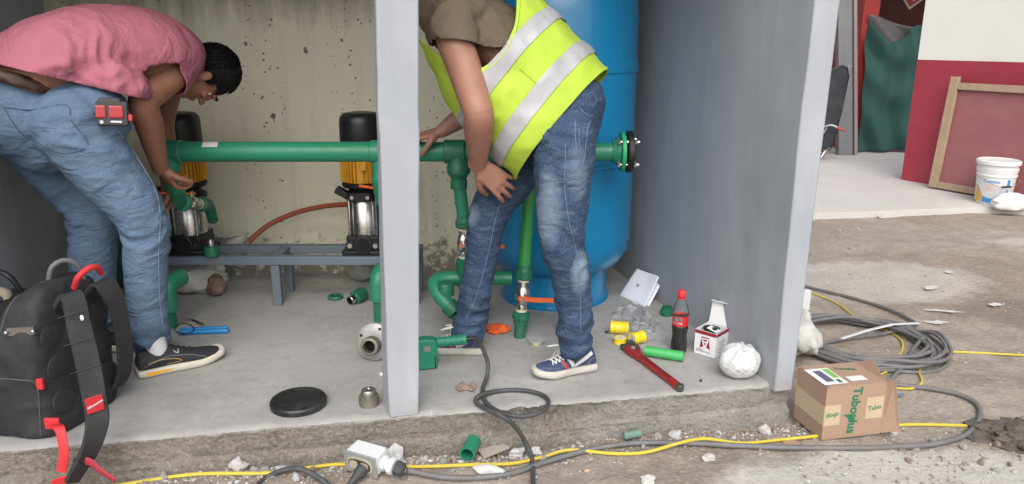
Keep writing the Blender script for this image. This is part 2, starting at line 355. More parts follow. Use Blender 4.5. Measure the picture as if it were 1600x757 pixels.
# ------------------------------------------------------------ the setting
# slab front edge runs A -> B, floor quadrilateral behind it
A0, B0 = V(-2.05, 1.942, 0), V(1.005, 2.490, 0)
def front(x): return A0.y + (x - A0.x) * (B0.y - A0.y) / (B0.x - A0.x)
def gh(x, y):                                                # yard height
    x = np.asarray(x, float); y = np.asarray(y, float); p = np.stack([x, y, 0 * x], -1).reshape(-1, 3)
    h = G + .018 * fbm(p * 1.3, 3, 3).reshape(x.shape) + .011 * fbm(p * 6.5, 4, 5).reshape(x.shape)
    d = front(x) - y                                         # rubble banked against the slab foot
    h = h + np.where((x < 1.2) & (d < .25), (-.004 - .022 * np.clip(1 - d / .14, 0, 1)) * (1 + .5 * fbm(p * 4, 2, 8).reshape(x.shape)), 0)
    h = h + np.where((x < 0) & (d < .6), .034 * np.clip((-.05 - x) / .5, 0, 1), 0)
    far = np.clip((y - 5.0) / .6, 0, 1); h = h * (1 - far) + (G - .02) * far
    return np.where(np.hypot(x, y) > 12, G - .03, h)
def gz(x, y): return float(gh(np.array([x]), np.array([y]))[0])
def on(u, v, dz=0.0):                                        # pixel on the yard
    p = AZ(u, v, G)
    for k in range(3): p = AZ(u, v, gz(p.x, p.y))
    if p.x < 1.02 and p.y > front(p.x) - .034: p.y = front(p.x) - .034; p.z = gz(p.x, p.y)   # keep clear of the slab face
    return p + V(0, 0, dz)
xs = np.concatenate([np.linspace(-80, -2.6, 24), np.arange(-2.5, 5.0, .028), np.linspace(5.1, 80, 26)])
ys = np.concatenate([np.linspace(-80, 1.2, 24), np.arange(1.3, 2.75, .022), np.arange(2.78, 6.2, .04), np.linspace(6.4, 120, 26)])
XX, YY = np.meshgrid(xs, ys); ZZ = gh(XX, YY)
inside = (YY > front(XX) + .12) & (XX > -1.9) & (XX < .9) & (YY < 3.9); ZZ = np.where(inside, np.minimum(ZZ, G - .05), ZZ)
g = MB(); nx = len(xs)
g.v = list(map(tuple, np.stack([XX, YY, ZZ], -1).reshape(-1, 3)))
g.f = [(j * nx + i, j * nx + i + 1, (j + 1) * nx + i + 1, (j + 1) * nx + i) for j in range(len(ys) - 1) for i in range(nx - 1)]; g.m = [0] * len(g.f)
struct('ground', g, DIRT, ang=180, fix=False, at=(0, 0, 0))

# slab: top sheet with a crumbling front edge, front face with a cast seam and a lower course
NXS = 420
def edges(x):
    p = np.stack([x, 0 * x, 0 * x], 1); y = front(x) + .007 * fbm(p * 9, 4, 21) + .004 * fbm(p * 60, 2, 22)
    br = np.clip(1 - ((x - .13) / .16) ** 2, 0, 1); br2 = np.clip(1 - ((x - 1.0) / .10) ** 2, 0, 1)      # spalled patch and broken end
    return y + .035 * br * np.abs(fbm(p * 30, 3, 23)) + .05 * br2
topb = MB(); rows = [0, .006, .02, .06, .14, .3, .55, .8, 1.0]
xb = np.linspace(A0.x, B0.x, NXS + 1)
EX = edges(xb); tp = []
for k in rows:
    y = EX + (4.02 - EX) * k; tp.append(np.stack([xb, y, (-.006 if k == 0 else 0) + .003 * fbm(np.stack([xb * 3, y * 3, 0 * y], 1), 2, 30)], 1))
ve = np.concatenate(tp)
topb.add(ve, [(j * (NXS + 1) + i, j * (NXS + 1) + i + 1, (j + 1) * (NXS + 1) + i + 1, (j + 1) * (NXS + 1) + i) for j in range(len(rows) - 1) for i in range(NXS)])
struct('floor_slab', topb, CONC, ang=180, fix=False, at=(0, 0, 0))
fa = MB(); zr = [(0, -.006), (.004, -.016), (.006, -.03), (.006, -.05), (.008, -.07), (.012, -.088), (-.002, -.094), (-.014, -.098), (-.016, -.115), (-.016, -.14), (-.02, -.19), (-.02, -.25)]
pts = np.stack([np.stack([xb, EX if k == 0 else EX * .3 + front(xb) * .7, 0 * xb], 1) for k in range(len(zr))])
for k, (dy, z) in enumerate(zr):
    q = pts[k].copy(); q[:, 1] += dy; n_ = np.stack([q[:, 0] * 22, q[:, 0] * 0 + z * 22, 0 * q[:, 0]], 1)
    lat = -.004 * fbm(n_, 4, 41) if k else 0
    hol = np.clip(1 - ((q[:, 0] - .15) / .22) ** 2, 0, 1) * np.clip(1 - abs(z + .05) / .06, 0, 1); lat = lat + hol * (.012 + .03 * np.abs(fbm(n_ * 3, 3, 44)))
    q[:, 1] += lat + (0 if k < 6 else .01 * fbm(np.stack([q[:, 0] * 5, 0 * q[:, 0], 0 * q[:, 0] + (k > 6)], 1), 3, 50)); q[:, 2] = z + (.0 if k in (0,) else .005 * fbm(np.stack([q[:, 0] * 7, 0 * q[:, 0], 0 * q[:, 0]], 1), 3, 47))
    if k == 0: q[:, 2] = tp[0][:, 2]
    pts[k] = q
fa.add(pts.reshape(-1, 3), [(j * (NXS + 1) + i, (j + 1) * (NXS + 1) + i, (j + 1) * (NXS + 1) + i + 1, j * (NXS + 1) + i + 1) for j in range(len(zr) - 1) for i in range(NXS)])
# right end of the slab
e0 = pts[:, -1]; fa.add([tuple(q) for q in e0] + [(q[0] - .4, 4.02, q[2]) for q in e0], [(k, k + 1, len(zr) + k + 1, len(zr) + k) for k in range(len(zr) - 1)])
struct('slab_edge', fa, FOOT, ang=60, fix=False, at=(0, 0, 0))

def hexa(mb, lo, hi, nz=1):                                  # prism between two quads (bottom, top)
    rings = [[Vector(a).lerp(Vector(b), k / nz) for a, b in zip(lo, hi)] for k in range(nz + 1)]; return mb.loft(rings)
RZ = 2.0
# back wall (cream), a little skewed to the slab
bw = MB(); yb = lambda x: 3.85 + .066 * (x + .34)
hexa(bw, [V(-2.45, yb(-2.45), -.04), V(.9, yb(.9), -.04), V(.9, yb(.9) + .15, -.04), V(-2.45, yb(-2.45) + .15, -.04)], [V(-2.45, yb(-2.45), RZ), V(.9, yb(.9), RZ), V(.9, yb(.9) + .15, RZ), V(-2.45, yb(-2.45) + .15, RZ)])
one('back_wall', bw, BACKW, 'cream pitted concrete wall behind the two pumps', 'wall', at=(0, 0, 0))
# right wall leans outwards towards the top; its grey front edge faces the yard
def wallprism(fi, fo, bi, bo, lean, nz=14, seed=1):
    mb = MB(); rings = []
    for k in range(nz + 1):
        z = -.02 + (RZ + .02) * k / nz; q = [Vector(p) + Vector(lean(z, i)) for i, p in enumerate((fi, fo, bo, bi))]
        for p in q: p.z = z
        j = [.004 * float(fbm(np.array([[z * 6, i * 3.3, seed]]), 3, 60)[0]) for i in range(4)]
        rings.append([V(p.x + a, p.y + b_, p.z) for p, a, b_ in zip(q, j, j[1:] + j[:1])])
    return mb.loft(rings)
rl = lambda z, i: (.004 * z + .012 * z * (i == 1), 0, 0)
one('side_wall', wallprism(V(.935, 2.462, 0), V(1.008, 2.478, 0), V(.535, 3.93, 0), V(.63, 3.93, 0), rl, seed=3), PAINT, 'grey painted concrete side wall leaning out on the right, beside the blue tank', 'wall', bevel=.006)
ll = lambda z, i: (-.045 * z, 0, 0)
one('side_wall', wallprism(V(-1.66, 1.98, 0), V(-1.76, 1.98, 0), V(-2.13, 3.70, 0), V(-2.23, 3.70, 0), ll, seed=7), PAINT, 'grey painted concrete side wall on the far left, behind the backpack', 'wall', bevel=.006)
# middle pillar
pm = MB(); rings = []
for k in range(25):
    z = -.004 + (RZ) * k / 24; t = z / 1.31
    q = [V(-.437, 2.330), V(-.402, 2.238), V(-.306, 2.262), V(-.335, 2.36)]; tp = [V(-.412, 2.35), V(-.392, 2.262), V(-.268, 2.292), V(-.29, 2.39)]
    rings.append([V(*(a.lerp(b, t) + Vector((.0025 * float(fbm(np.array([[z * 9, i * 5.1, 2]]), 3, 71)[0]), .0025 * float(fbm(np.array([[z * 9, i * 5.1, 7]]), 3, 73)[0])))), z) for i, (a, b) in enumerate(zip(q, tp))])
pm.loft(rings)
one('pillar', pm, PAINT, 'light grey painted concrete pillar at the slab edge between the two men', 'pillar', bevel=.005)
# roof slab, above the picture, keeps the back of the recess in shade
rf = MB(); hexa(rf, [V(-2.5, 1.8, RZ + .003), V(1.35, 2.38, RZ + .003), V(1.35, 4.05, RZ + .003), V(-2.5, 4.05, RZ + .003)], [V(-2.5, 1.8, RZ + .1), V(1.35, 2.38, RZ + .1), V(1.35, 4.05, RZ + .1), V(-2.5, 4.05, RZ + .1)])
one('roof', rf, PAINT, 'grey concrete roof slab over the pump recess', 'roof')
PADM = mat('pale concrete pad', (.50, .485, .465), .85, var=.14, sc_=2.5, bump=.25, bsc=30, bd=.004, dirt=.3, dcol=(.36, .34, .32), dsc=2)
PZ = -.118
pad = MB(); fe = [(1180, 338), (1272, 333), (1330, 331), (1400, 329), (1470, 325), (1530, 323), (1620, 326), (1800, 330)]
fp = [AZ(u, v, PZ) for u, v in fe]; fp = [Vector(q) for q in spline(fp, 6)]; fp = [p + V(0, .02 * float(fbm(np.array([[p.x * 7, 0, 0]]), 3, 80)[0]), 0) for p in fp]
n = len(fp); bk = [V(p.x * 1.2, 14, PZ) for p in fp]
pad.add(fp + bk + [p - V(0, .01, .08) for p in fp], [(i, i + 1, n + i + 1, n + i) for i in range(n - 1)] + [(2 * n + i, 2 * n + i + 1, i + 1, i) for i in range(n - 1)])
struct('pavement', pad, PADM, ang=30, fix=False, at=(0, 0, 0))

# ------------------------------------------------------------ building across the yard
C0 = AZ(1408, 281, PZ); C1 = AZ(1600, 314, PZ); dW = (C1 - C0).normalized(); dW.z = 0; dW.normalize(); nW = V(-dW.y, dW.x, 0)
if nW.y < 0: nW = -nW
LW = 4.5
REDW = mat('dark red wall paint', (.31, .028, .050), .55, var=.12, sc_=3, bump=.12, bsc=40, dirt=.12, dcol=(.40, .12, .12), dsc=6)
CREAMW = mat('off white wall paint', (.72, .71, .66), .7, var=.05, sc_=3, bump=.1, bsc=40)
bld = thing('building', C0, 'white and dark red painted building across the yard', 'building')
zs = AY(1500, 97, (C0.y + C1.y) / 2 - .2).z
def wb(mb, a, b, z0, z1, off=0, th=.2):
    p, q = C0 + dW * a + nW * off, C0 + dW * b + nW * off; hexa(mb, [V(p.x, p.y, z0), V(q.x, q.y, z0), V(q.x + nW.x * th, q.y + nW.y * th, z0), V(p.x + nW.x * th, p.y + nW.y * th, z0)], [V(p.x, p.y, z1), V(q.x, q.y, z1), V(q.x + nW.x * th, q.y + nW.y * th, z1), V(p.x + nW.x * th, p.y + nW.y * th, z1)]); return mb
obj('lower_wall', wb(MB(), 0, LW, PZ - .05, zs), REDW, bld); obj('upper_wall', wb(MB(), 0, LW, zs, 3.2, .004), CREAMW, bld)
# room behind the doorway
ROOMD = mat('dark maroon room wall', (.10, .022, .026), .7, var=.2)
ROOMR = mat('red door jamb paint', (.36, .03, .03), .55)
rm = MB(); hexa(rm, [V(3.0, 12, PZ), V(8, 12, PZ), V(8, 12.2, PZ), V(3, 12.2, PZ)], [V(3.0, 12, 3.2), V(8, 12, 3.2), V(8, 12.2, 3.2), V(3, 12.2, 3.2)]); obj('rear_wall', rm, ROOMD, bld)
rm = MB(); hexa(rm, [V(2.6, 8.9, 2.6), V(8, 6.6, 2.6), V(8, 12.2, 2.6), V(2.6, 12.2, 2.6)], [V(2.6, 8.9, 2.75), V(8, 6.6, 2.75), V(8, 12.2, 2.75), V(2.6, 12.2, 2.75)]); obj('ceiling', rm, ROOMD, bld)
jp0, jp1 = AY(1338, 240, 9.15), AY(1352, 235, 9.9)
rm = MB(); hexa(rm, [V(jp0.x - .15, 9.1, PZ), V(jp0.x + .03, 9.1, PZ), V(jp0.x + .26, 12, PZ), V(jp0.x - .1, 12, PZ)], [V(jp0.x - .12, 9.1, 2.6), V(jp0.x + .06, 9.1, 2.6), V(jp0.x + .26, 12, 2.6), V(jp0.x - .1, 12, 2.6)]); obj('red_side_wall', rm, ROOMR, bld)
rm = MB(); hexa(rm, [V(.9, 9.0, PZ), V(3.72, 9.0, PZ), V(3.72, 9.15, PZ), V(.9, 9.15, PZ)], [V(.9, 9.0, 3.2), V(3.72, 9.0, 3.2), V(3.72, 9.15, 3.2), V(.9, 9.15, 3.2)]); obj('left_wall', rm, mat('dark maroon plaster', (.13, .03, .035), .7), bld)  # wall left of the doorway, plaster in one even dark maroon
GREYD = mat('weathered grey steel', (.20, .20, .21), .6, .1, var=.25, bump=.2, dirt=.4, dcol=(.30, .28, .25))
post = thing('steel_post', V(*AZ(1323, 243, PZ)), 'grey weathered steel door post left of the green curtain', 'post')
def pq(u, v, Y): return AY(u, v, Y)
mb = MB(); Yp = AZ(1323, 243, PZ).y
hexa(mb, [V(AY(1311, 240, Yp).x, Yp, PZ), V(AY(1333, 240, Yp).x, Yp, PZ), V(AY(1333, 240, Yp).x, Yp + .1, PZ), V(AY(1311, 240, Yp).x, Yp + .1, PZ)], [V(AY(1312, -40, Yp).x, Yp, 1.75), V(AY(1334, -40, Yp).x, Yp, 1.75), V(AY(1334, -40, Yp).x, Yp + .1, 1.75), V(AY(1312, -40, Yp).x, Yp + .1, 1.75)])
obj('door_leaf', mb, GREYD, post, bevel=.004)
mb = MB(); hexa(mb, [V(AY(1334.5, 240, Yp).x, Yp - .02, PZ), V(AY(1339.5, 240, Yp).x, Yp - .02, PZ), V(AY(1339.5, 240, Yp).x, Yp + .05, PZ), V(AY(1334.5, 240, Yp).x, Yp + .05, PZ)], [V(AY(1335.5, -40, Yp).x, Yp - .02, 1.75), V(AY(1340.5, -40, Yp).x, Yp - .02, 1.75), V(AY(1340.5, -40, Yp).x, Yp + .05, 1.75), V(AY(1335.5, -40, Yp).x, Yp + .05, 1.75)])
obj('door_frame', mb, mat('pinkish grey primer', (.30, .24, .24), .6, dirt=.3), post, bevel=.003)
mb = MB(); c = AY(1327, 110, Yp - .015); mb.box(c, (.035, .012, .10)); obj('latch', mb, STEEL, post, bevel=.003)
# green netting curtain
t = NT('green shade netting'); cc = t.mix(t.noise(2.5, 4), (.020, .075, .066), (.038, .115, .098)); t.set('Base Color', cc); t.set('Roughness', .85)
wv = t.n('ShaderNodeTexWave'); wv.inputs['Scale'].default_value = 60; t.l(t.co, wv.inputs[0]); t.set('Alpha', t.ramp(wv.outputs['Fac'], [(.3, .9), (.7, 1)])); t.bump(t.noise(14, 4), .3, .02); NETM = t.mat
def curtain(u, v):                                            # u across, v from the bottom up
    top = 33 + 30 * math.sin(math.pi * min(1, u * 1.25)) * (.6 if u > .7 else 1) + 8 * u
    pxl = 1341 + (1356 - 1341) * v + (1436 - 1341 - (1356 - 1341) * v + 16 * v) * u
    vv = 238 - 5 * u + (top - 238 + 5 * u) * v
    p = AY(pxl, vv, 8.98); s = .045 * math.sin(u * 13 + v * 3 + 1.5 * math.sin(v * 5)) * (1 - .4 * v) + .03 * math.sin(v * 17 + u * 5) * (.3 + v)
    return p + V(0, s - .02, 0)
one('curtain', MB().grid(curtain, 44, 60), NETM, 'dark green netting curtain hung across the dim doorway', 'curtain', ang=180, fix=False).modifiers.new('t', 'SOLIDIFY').thickness = .003
sheet = MB().grid(lambda u, v: AY(1356 + 88 * u, 62 + 14 * math.sin(u * 3) - (34 + 10 * math.sin(u * 4 + .5)) * v, 9.08) + V(0, .03 * math.sin(u * 9 + v * 4), 0), 24, 10)
one('plastic_sheet', sheet, mat('grey translucent film', (.16, .15, .15), .5, alpha=.75), 'grey translucent plastic sheet above the green curtain', 'sheet', ang=180, fix=False).modifiers.new('t', 'SOLIDIFY').thickness = .002
# small framed picture in the room
pc = AY(1426, -2, 10.5); M = frame(pc, V(1, 0, .75), z=V(0, -1, 0)); fr = thing('hanging_sign', pc - V(0, 0, .1), 'small tilted red and white framed sign in the dark doorway', 'sign')
mb = MB(); mb.box((0, 0, 0), (.22, .19, .02)); obj('frame', mb.xf(M), mat('pale frame paint', (.6, .58, .55), .5), fr)
mb = MB(); mb.box((0, 0, .012), (.17, .14, .008)); obj('panel', mb.xf(M), mat('red sign panel', (.35, .04, .03), .5), fr)
mb = MB(); mb.box((.02, -.01, .0175), (.08, .05, .004)); obj('mark', mb.xf(M), mat('pale mark', (.6, .6, .6), .5), fr)
# upended wheelbarrow beside the post
wbr = thing('wheelbarrow', AZ(1303, 238, PZ), 'dark upended wheelbarrow with red grip leaning beside the grey post', 'wheelbarrow')
BARR = mat('dark blue black tray', (.022, .025, .032), .5, var=.3, dirt=.3, dcol=(.10, .10, .10))
Yb = 8.35; tr = MB(); ol = [(1281, 232), (1297, 236), (1303, 222), (1315, 178), (1327, 120), (1325, 106), (1316, 101), (1300, 108), (1284, 110)]
lo = [AY(a, b, Yb) for a, b in ol]; mid = [p + V(0, .16, 0) for p in lo]; ctr = sum(lo, V(0, 0, 0)) / len(lo); mid = [p.lerp(ctr + V(0, .16, 0), .18) for p in mid]
tr.loft([lo, [p + V(0, -.012, 0) for p in [q.lerp(ctr, .04) for q in lo]], mid], True, True); obj('tray', tr, BARR, wbr)
mb = MB(); mb.tube([AY(1275, 205, 8.3), AY(1296, 196, 8.25), AY(1308, 199, 8.22)], .012, 10, sub=4); obj('handle', mb, STEEL, wbr)
mb = MB(); mb.cyl(AY(1303, 198, 8.24), AY(1322, 205, 8.2), .016, .013, 12); obj('grip', mb, mat('faded red grip', (.35, .06, .05), .6), wbr)
mb = MB(); mb.tube([AY(1270, 222, 8.3), AY(1285, 210, 8.27), AY(1292, 200, 8.26)], .011, 8, sub=4); mb.tube([AY(1283, 246, 8.2), AY(1290, 236, 8.22), AY(1296, 231, 8.3)], .011, 8, sub=4); obj('leg', mb, STEEL, wbr)
# wooden framed screen board leaning on the red wall
WOOD = mat('weathered raw wood', (.36, .255, .17), .75, var=.25, sc_=14, bump=.3, bsc=50, dirt=.3, dcol=(.30, .22, .16))
PANEL = mat('dusty red plywood', (.27, .095, .10), .6, var=.18, sc_=3, bump=.1, dirt=.35, dcol=(.33, .15, .145), dsc=3)
bl = AZ(1453, 294, PZ); lean = .10; hb = AY(1503, 122, bl.y + lean - .02).z - PZ
dB = dW.copy(); up = V(nW.x * lean, nW.y * lean, hb).normalized(); M = frame(bl + V(0, 0, .012), dB, y=up); Lh = math.hypot(hb, lean)
# local x along the wall, y up the board, z out towards the yard
if (M.to_3x3() @ Z_).y > 0: sgn = -1
else: sgn = 1
brd = thing('framed_board', bl, 'dull red plywood board in a raw wooden frame leaning on the red wall', 'board')
def bb(x0, x1, y0, y1, z0, z1): return MB().box(((x0 + x1) / 2, (y0 + y1) / 2, sgn * (z0 + z1) / 2), (x1 - x0, y1 - y0, abs(z1 - z0))).xf(M)
obj('stile', bb(0, .075, 0, Lh, 0, .035), WOOD, brd, bevel=.004); obj('stile', bb(1.42, 1.49, 0, Lh, 0, .035), WOOD, brd, bevel=.004)
obj('rail', bb(.077, 1.418, Lh - .11, Lh - .05, 0, .032), WOOD, brd, bevel=.004); obj('rail', bb(.077, 1.418, 0, .06, 0, .032), WOOD, brd, bevel=.004)
obj('panel', bb(.072, 1.423, .05, Lh - .07, -.014, -.003), PANEL, brd)
# shade netting in the left rear corner of the recess
net = MB().grid(lambda u, v: V(-2.075 + .02 * math.sin(v * 6) + .24 * u, 3.42 + .18 * u + .03 * math.sin(u * 9 + v * 2), .02 + .95 * v - .3 * u * v), 14, 20)
one('netting', net, NETM, 'dark green netting hanging in the left rear corner of the recess', 'netting', ang=180, fix=False).modifiers.new('t', 'SOLIDIFY').thickness = .004

# paint bucket and bag by the red wall
bp = AZ(1550, 317, PZ); bk = thing('paint_bucket', bp, 'white plastic paint bucket with blue lettering by the red wall', 'bucket')
r0 = .149; hB = .365
def rad(h): return r0 * (.86 + .14 * h / hB)
obj('body', MB().lathe([(rad(0) * .93, 0), (rad(0), .012), (rad(.23), .23), (rad(.24) + .006, .232), (rad(.24) + .006, .242), (rad(.26), .246), (rad(.285) + .006, .287), (rad(.29) + .006, .297), (rad(.3), .3), (rad(.325), .325)], bp, n=48), WHITEP, bk)
obj('lid', MB().lathe([(r0 + .004, .322), (r0 + .012, .328), (r0 + .012, .352), (r0 + .002, .36), (r0 - .01, .354), (.05, .357), (.001, .357)], bp, n=48), WHITEP, bk, ang=30)
hd = MB(); hd.tube([bp + V(-rad(.27) - .01, 0, .27), bp + V(-rad(.2) - .03, -.04, .225), bp + V(-.08, -rad(.16) - .03, .165), bp + V(.0, -rad(.15) - .03, .16), bp + V(.09, -rad(.18) - .02, .19), bp + V(rad(.26) * .9, -.06, .25)], .0025, 6, sub=6); obj('wire_handle', hd, STEEL, bk)
obj('grip', MB().cyl(bp + V(-.055, -rad(.16) - .034, .163), bp + V(.02, -rad(.15) - .034, .166), .008, n=10), BLACK, bk)
toc = math.atan2(-bp.x, -bp.y)                                # heading of the camera seen from the bucket
def bend(mb, ox, oz, off=.0012):                              # wrap flat art round the bucket
    out = []
    for x, y, z in mb.v:
        h = oz + y; a = (ox + x) / r0 ; rr = rad(h) + off + z; th = math.pi + toc; out.append((bp.x + rr * math.sin(toc - a), bp.y + rr * math.cos(toc - a), bp.z + h))
    mb.v = out; return mb
CBLUE = mat('bright blue print', (.02, .25, .62), .5, bump=0, var=.05); CDARK = mat('deep blue print', (.015, .10, .30), .5, bump=0)
def patch(poly, nx=14):                                       # strip art: list of (x, y0, y1)
    mb = MB(); P = spline(poly, 4); mb.add([(p[0], p[1], 0) for p in P] + [(p[0], p[2], 0) for p in P], [(i, i + 1, len(P) + i + 1, len(P) + i) for i in range(len(P) - 1)]); return mb
obj('blue_band', bend(patch([(-.088, .02, .068), (-.05, .02, .058), (0, .02, .057), (.05, .02, .075), (.09, .02, .115), (.112, .02, .14)]), 0, 0), CBLUE, bk, fix=False, ang=180)
obj('blue_square', bend(patch([(.095, .165, .215), (.12, .165, .215)]), 0, 0), CBLUE, bk, fix=False)
obj('ochre_band', bend(patch([(-.17, .02, .16), (-.135, .02, .13), (-.105, .02, .09), (-.09, .02, .06)]), 0, 0), mat('ochre print', (.62, .36, .08), .5, bump=0), bk, fix=False, ang=180)
obj('lettering', bend(text('Comex', .040, .0003, .012, wide=1.08), -.03, .195), CBLUE, bk, fix=False)
rp = MB()
for k in range(4): rp.grid(lambda u, v: V(-.075 + (.095 - .01 * (k % 2)) * u, .165 - k * .016 + .005 * v, 0), 14, 1)
obj('red_print', bend(rp, 0, 0), mat('pale red print', (.75, .40, .38), .5, bump=0), bk, fix=False)
obj('label_box', bend(MB().grid(lambda u, v: V(-.01 + .045 * u, .022 + .024 * v, 0), 8, 1), 0, 0, .002), mat('grey barcode print', (.45, .45, .45), .5, sc_=200), bk, fix=False)

def crumple(c, r, seed, amp=.25, sc_=3, sub=3, flat=None, fine=.05):  # crumpled film or cloth lump
    b = bmesh.new(); bmesh.ops.create_icosphere(b, subdivisions=sub, radius=1); a = np.array([v.co[:] for v in b.verts]); fs = [tuple(v.index for v in f.verts) for f in b.faces]; b.free()
    d = 1 + .55 * amp * fbm(a * sc_, 2, seed) + .5 * fine * fbm(a * sc_ * 4, 2, seed + 5) - amp * .5 * np.abs(vn(a * sc_ * 1.7, seed + 9))
    a = a * d[:, None] * np.array(r); mb = MB(); a = a + np.array(c)
    if flat is not None: a[:, 2] = np.maximum(a[:, 2], flat + .002 * np.abs(vn(a * 50, 1)))
    return mb.add(a, fs)
p = AZ(1580, 327, PZ); one('plastic_bag', crumple(p + V(0, 0, .05), (.17, .08, .085), 4, flat=PZ + .003), mat('white film', (.78, .78, .76), .5, bump=.2, bsc=25, bd=.01), 'crumpled white plastic bag lying in front of the paint bucket', 'bag', ang=60)

# ------------------------------------------------------------ blue pressure tank
TC = V(.205, 3.49, 0); TR = .355
BLUE = mat('blue tank enamel', (.004, .20, .42), .30, var=.08, sc_=3, bump=.04, bsc=60, coat=.25)
tk = thing('pressure_tank', TC, 'tall blue steel pressure tank standing in the right rear corner', 'tank')
prof = [(.15, .14), (.25, .155), (.31, .19), (.345, .25), (TR, .32), (TR, .655), (TR + .006, .66), (TR + .006, .672), (TR, .677), (TR, 1.055), (TR + .006, 1.06), (TR + .006, 1.10), (TR, 1.105), (TR, 1.30), (.345, 1.38), (.31, 1.46), (.24, 1.53), (.13, 1.57), (.001, 1.585)]
obj('shell', MB().lathe(prof, TC, n=72), BLUE, tk, ang=50)
obj('skirt', MB().lathe([(.262, 0), (.262, .006), (.253, .008), (.25, .02), (.25, .235), (.24, .24)], TC, n=56), BLUE, tk)
obj('top_fitting', MB().lathe([(.05, 1.57), (.05, 1.60), (.02, 1.61), (.02, 1.64)], TC, n=20), STEEL, tk)

# ------------------------------------------------------------ header pipe with its branches (one glued assembly)
HY, HZ = 3.03, AY(450, 237.5, 3.03).z; r = .0405
def hx(u): return AY(u, 237, HY).x
hp = thing('pipe_manifold', V(hx(725), HY, 0), 'green plastic header pipe with branches and valves in front of the pumps and tank', 'pipework')
def seg(name, p0, p1, rr, m=GREEN, n=28): return obj(name, MB().cyl(p0, p1, rr, n=n), m, hp, ang=35)
def P3(u): return V(hx(u), HY, HZ)
seg('header_pipe', P3(278), P3(582), r); seg('header_pipe', P3(596), P3(700), r - .001); seg('header_pipe', P3(715), P3(968), r - .0035)
def collar(p0, p1, r1, lip=.004, m=GREEN):
    d = (p1 - p0); L = d.length; ax = d.normalized()
    return obj('socket', MB().lathe([(r1 - lip, 0), (r1, lip), (r1, L - lip), (r1 - lip, L)], p0, ax, 28), m, hp, ang=35)
collar(P3(262), P3(285), .047); collar(P3(579), P3(606), .0465); collar(P3(694), P3(727), .048, m=DGREEN)
sk = MB().add([P3(322) + V(0, 0, 0)] and [V(hx(321 + 24 * i), HY + .0415 * -math.sin(a), HZ + .0415 * math.cos(a)) for a in np.linspace(R(8), R(55), 6) for i in (0, 1)], [(2 * k, 2 * k + 1, 2 * k + 3, 2 * k + 2) for k in range(5)])
obj('sticker', sk, mat('grey white sticker', (.62, .61, .60), .6, sc_=60, var=.3), hp, ang=180, fix=False)
# branch drop at the left end, hidden in part by the man
def elbow(name, pts, rr, m=GREEN, sub=6, n=24): return obj(name, MB().tube(pts, rr, n, sub=sub), m, hp, ang=35)
lx = hx(270)
elbow('elbow', [P3(270) + V(.0, 0, 0), V(lx - .012, HY, HZ - .005), V(lx - .022, HY, HZ - .03), V(lx - .024, HY, HZ - .075)], .047)
def valve(c, ax, lever, m_lev, L=.085, r1=.026, u1=.034, scale=1):   # ball valve: metal body, two green unions, lever with stem
    ax = Vector(ax).normalized(); s = scale
    body = obj('ball_valve', MB().lathe([(r1 * .8, -L * .55), (r1 * .8, -L * .4), (r1 * .72, -L * .38), (r1, -L * .28), (r1 * 1.1, -L * .1), (r1 * 1.1, L * .1), (r1, L * .28), (r1 * .72, L * .38), (r1 * .8, L * .4), (r1 * .8, L * .55)], c, ax, 12), CHROME, hp, ang=30)
    for sg in (-1, 1):
        obj('valve_seal', MB().lathe([(r1 * .86, sg * L * .55), (r1 * .86, sg * L * .64)], c, ax, 16), mat('cream seal', (.62, .58, .42), .6), hp)
        p = c + ax * (sg * L * .64)
        obj('union_nut', MB().lathe([(u1 * .8, 0), (u1, .006), (u1, .03), (u1 * .92, .034), (u1 * .8, .05), (u1 * .78, .06)], p, ax * sg, 10), DGREEN, hp, ang=30)
    ld = Vector(lever); st = Vector(lever[3:6]) if len(lever) > 3 else None
    return body
def lever(base, out, along, L, m, w_=.016):
    base = Vector(base); out = Vector(out).normalized(); al = Vector(along).normalized()
    obj('stem', MB().cyl(base, base + out * .022, .009, n=12), CHROME, hp)
    q = base + out * .02; sd = out.cross(al)
    pts = [q - al * .016, q, q + al * .02, q + al * .035 + out * .008, q + al * L * .6 + out * .009, q + al * L + out * .008]
    lv = obj('lever', MB().ribbon([Vector(x) for x in spline([list(x) for x in pts], 4)], sd, w_, .007), m, hp, ang=50)
    obj('nut', MB().cyl(q + out * .003, q + out * .011, .008, n=6), CHROME, hp); return lv
# drops to the two pumps with valves
for (u, vz, m_) in ((271, 322, ORANGE), (588, 322, ORANGE)):
    x0 = hx(u) - .022 if u < 300 else hx(592); pz = AY(u, vz, HY).z
    if u > 300: seg('drop_pipe', V(x0, HY, HZ), V(x0, HY, pz + .16), .031)
    a = V(x0, HY, pz + .11); b = V(x0 - (.0 if u > 300 else -.005), HY + .07, pz + .0); c = V(x0, HY + .22, pz - .10)
    seg('drop_pipe', V(x0, HY, pz + .16), a, .03)
    elbow('elbow', [a + V(0, 0, .02), a, a.lerp(b, .5) + V(0, -.008, 0), b], .033)
    dr = (V(x0 + .02, HY + .21, pz - .04) - b).normalized()
    vc = b + dr * .075 + V(.02, -.04, .01); valve(vc, dr, (0, 0, 0), m_)
    obj('union_nut', MB().lathe([(.028, 0), (.036, .004), (.036, .024), (.03, .03)], vc - dr * .085 + V(-.0, -.01, -.0), dr, 14), GREEN, hp)
    lever(vc + V(0, 0, .024), V(0, -.25, 1), V(-.9, -.35, .25) if u > 300 else V(-.6, -.7, .1), .14, ORANGE)
    elbow('branch_pipe', [vc + dr * .08, vc + dr * .13, V(x0 + .03, HY + .30, pz - .13)], .024, DGREEN)
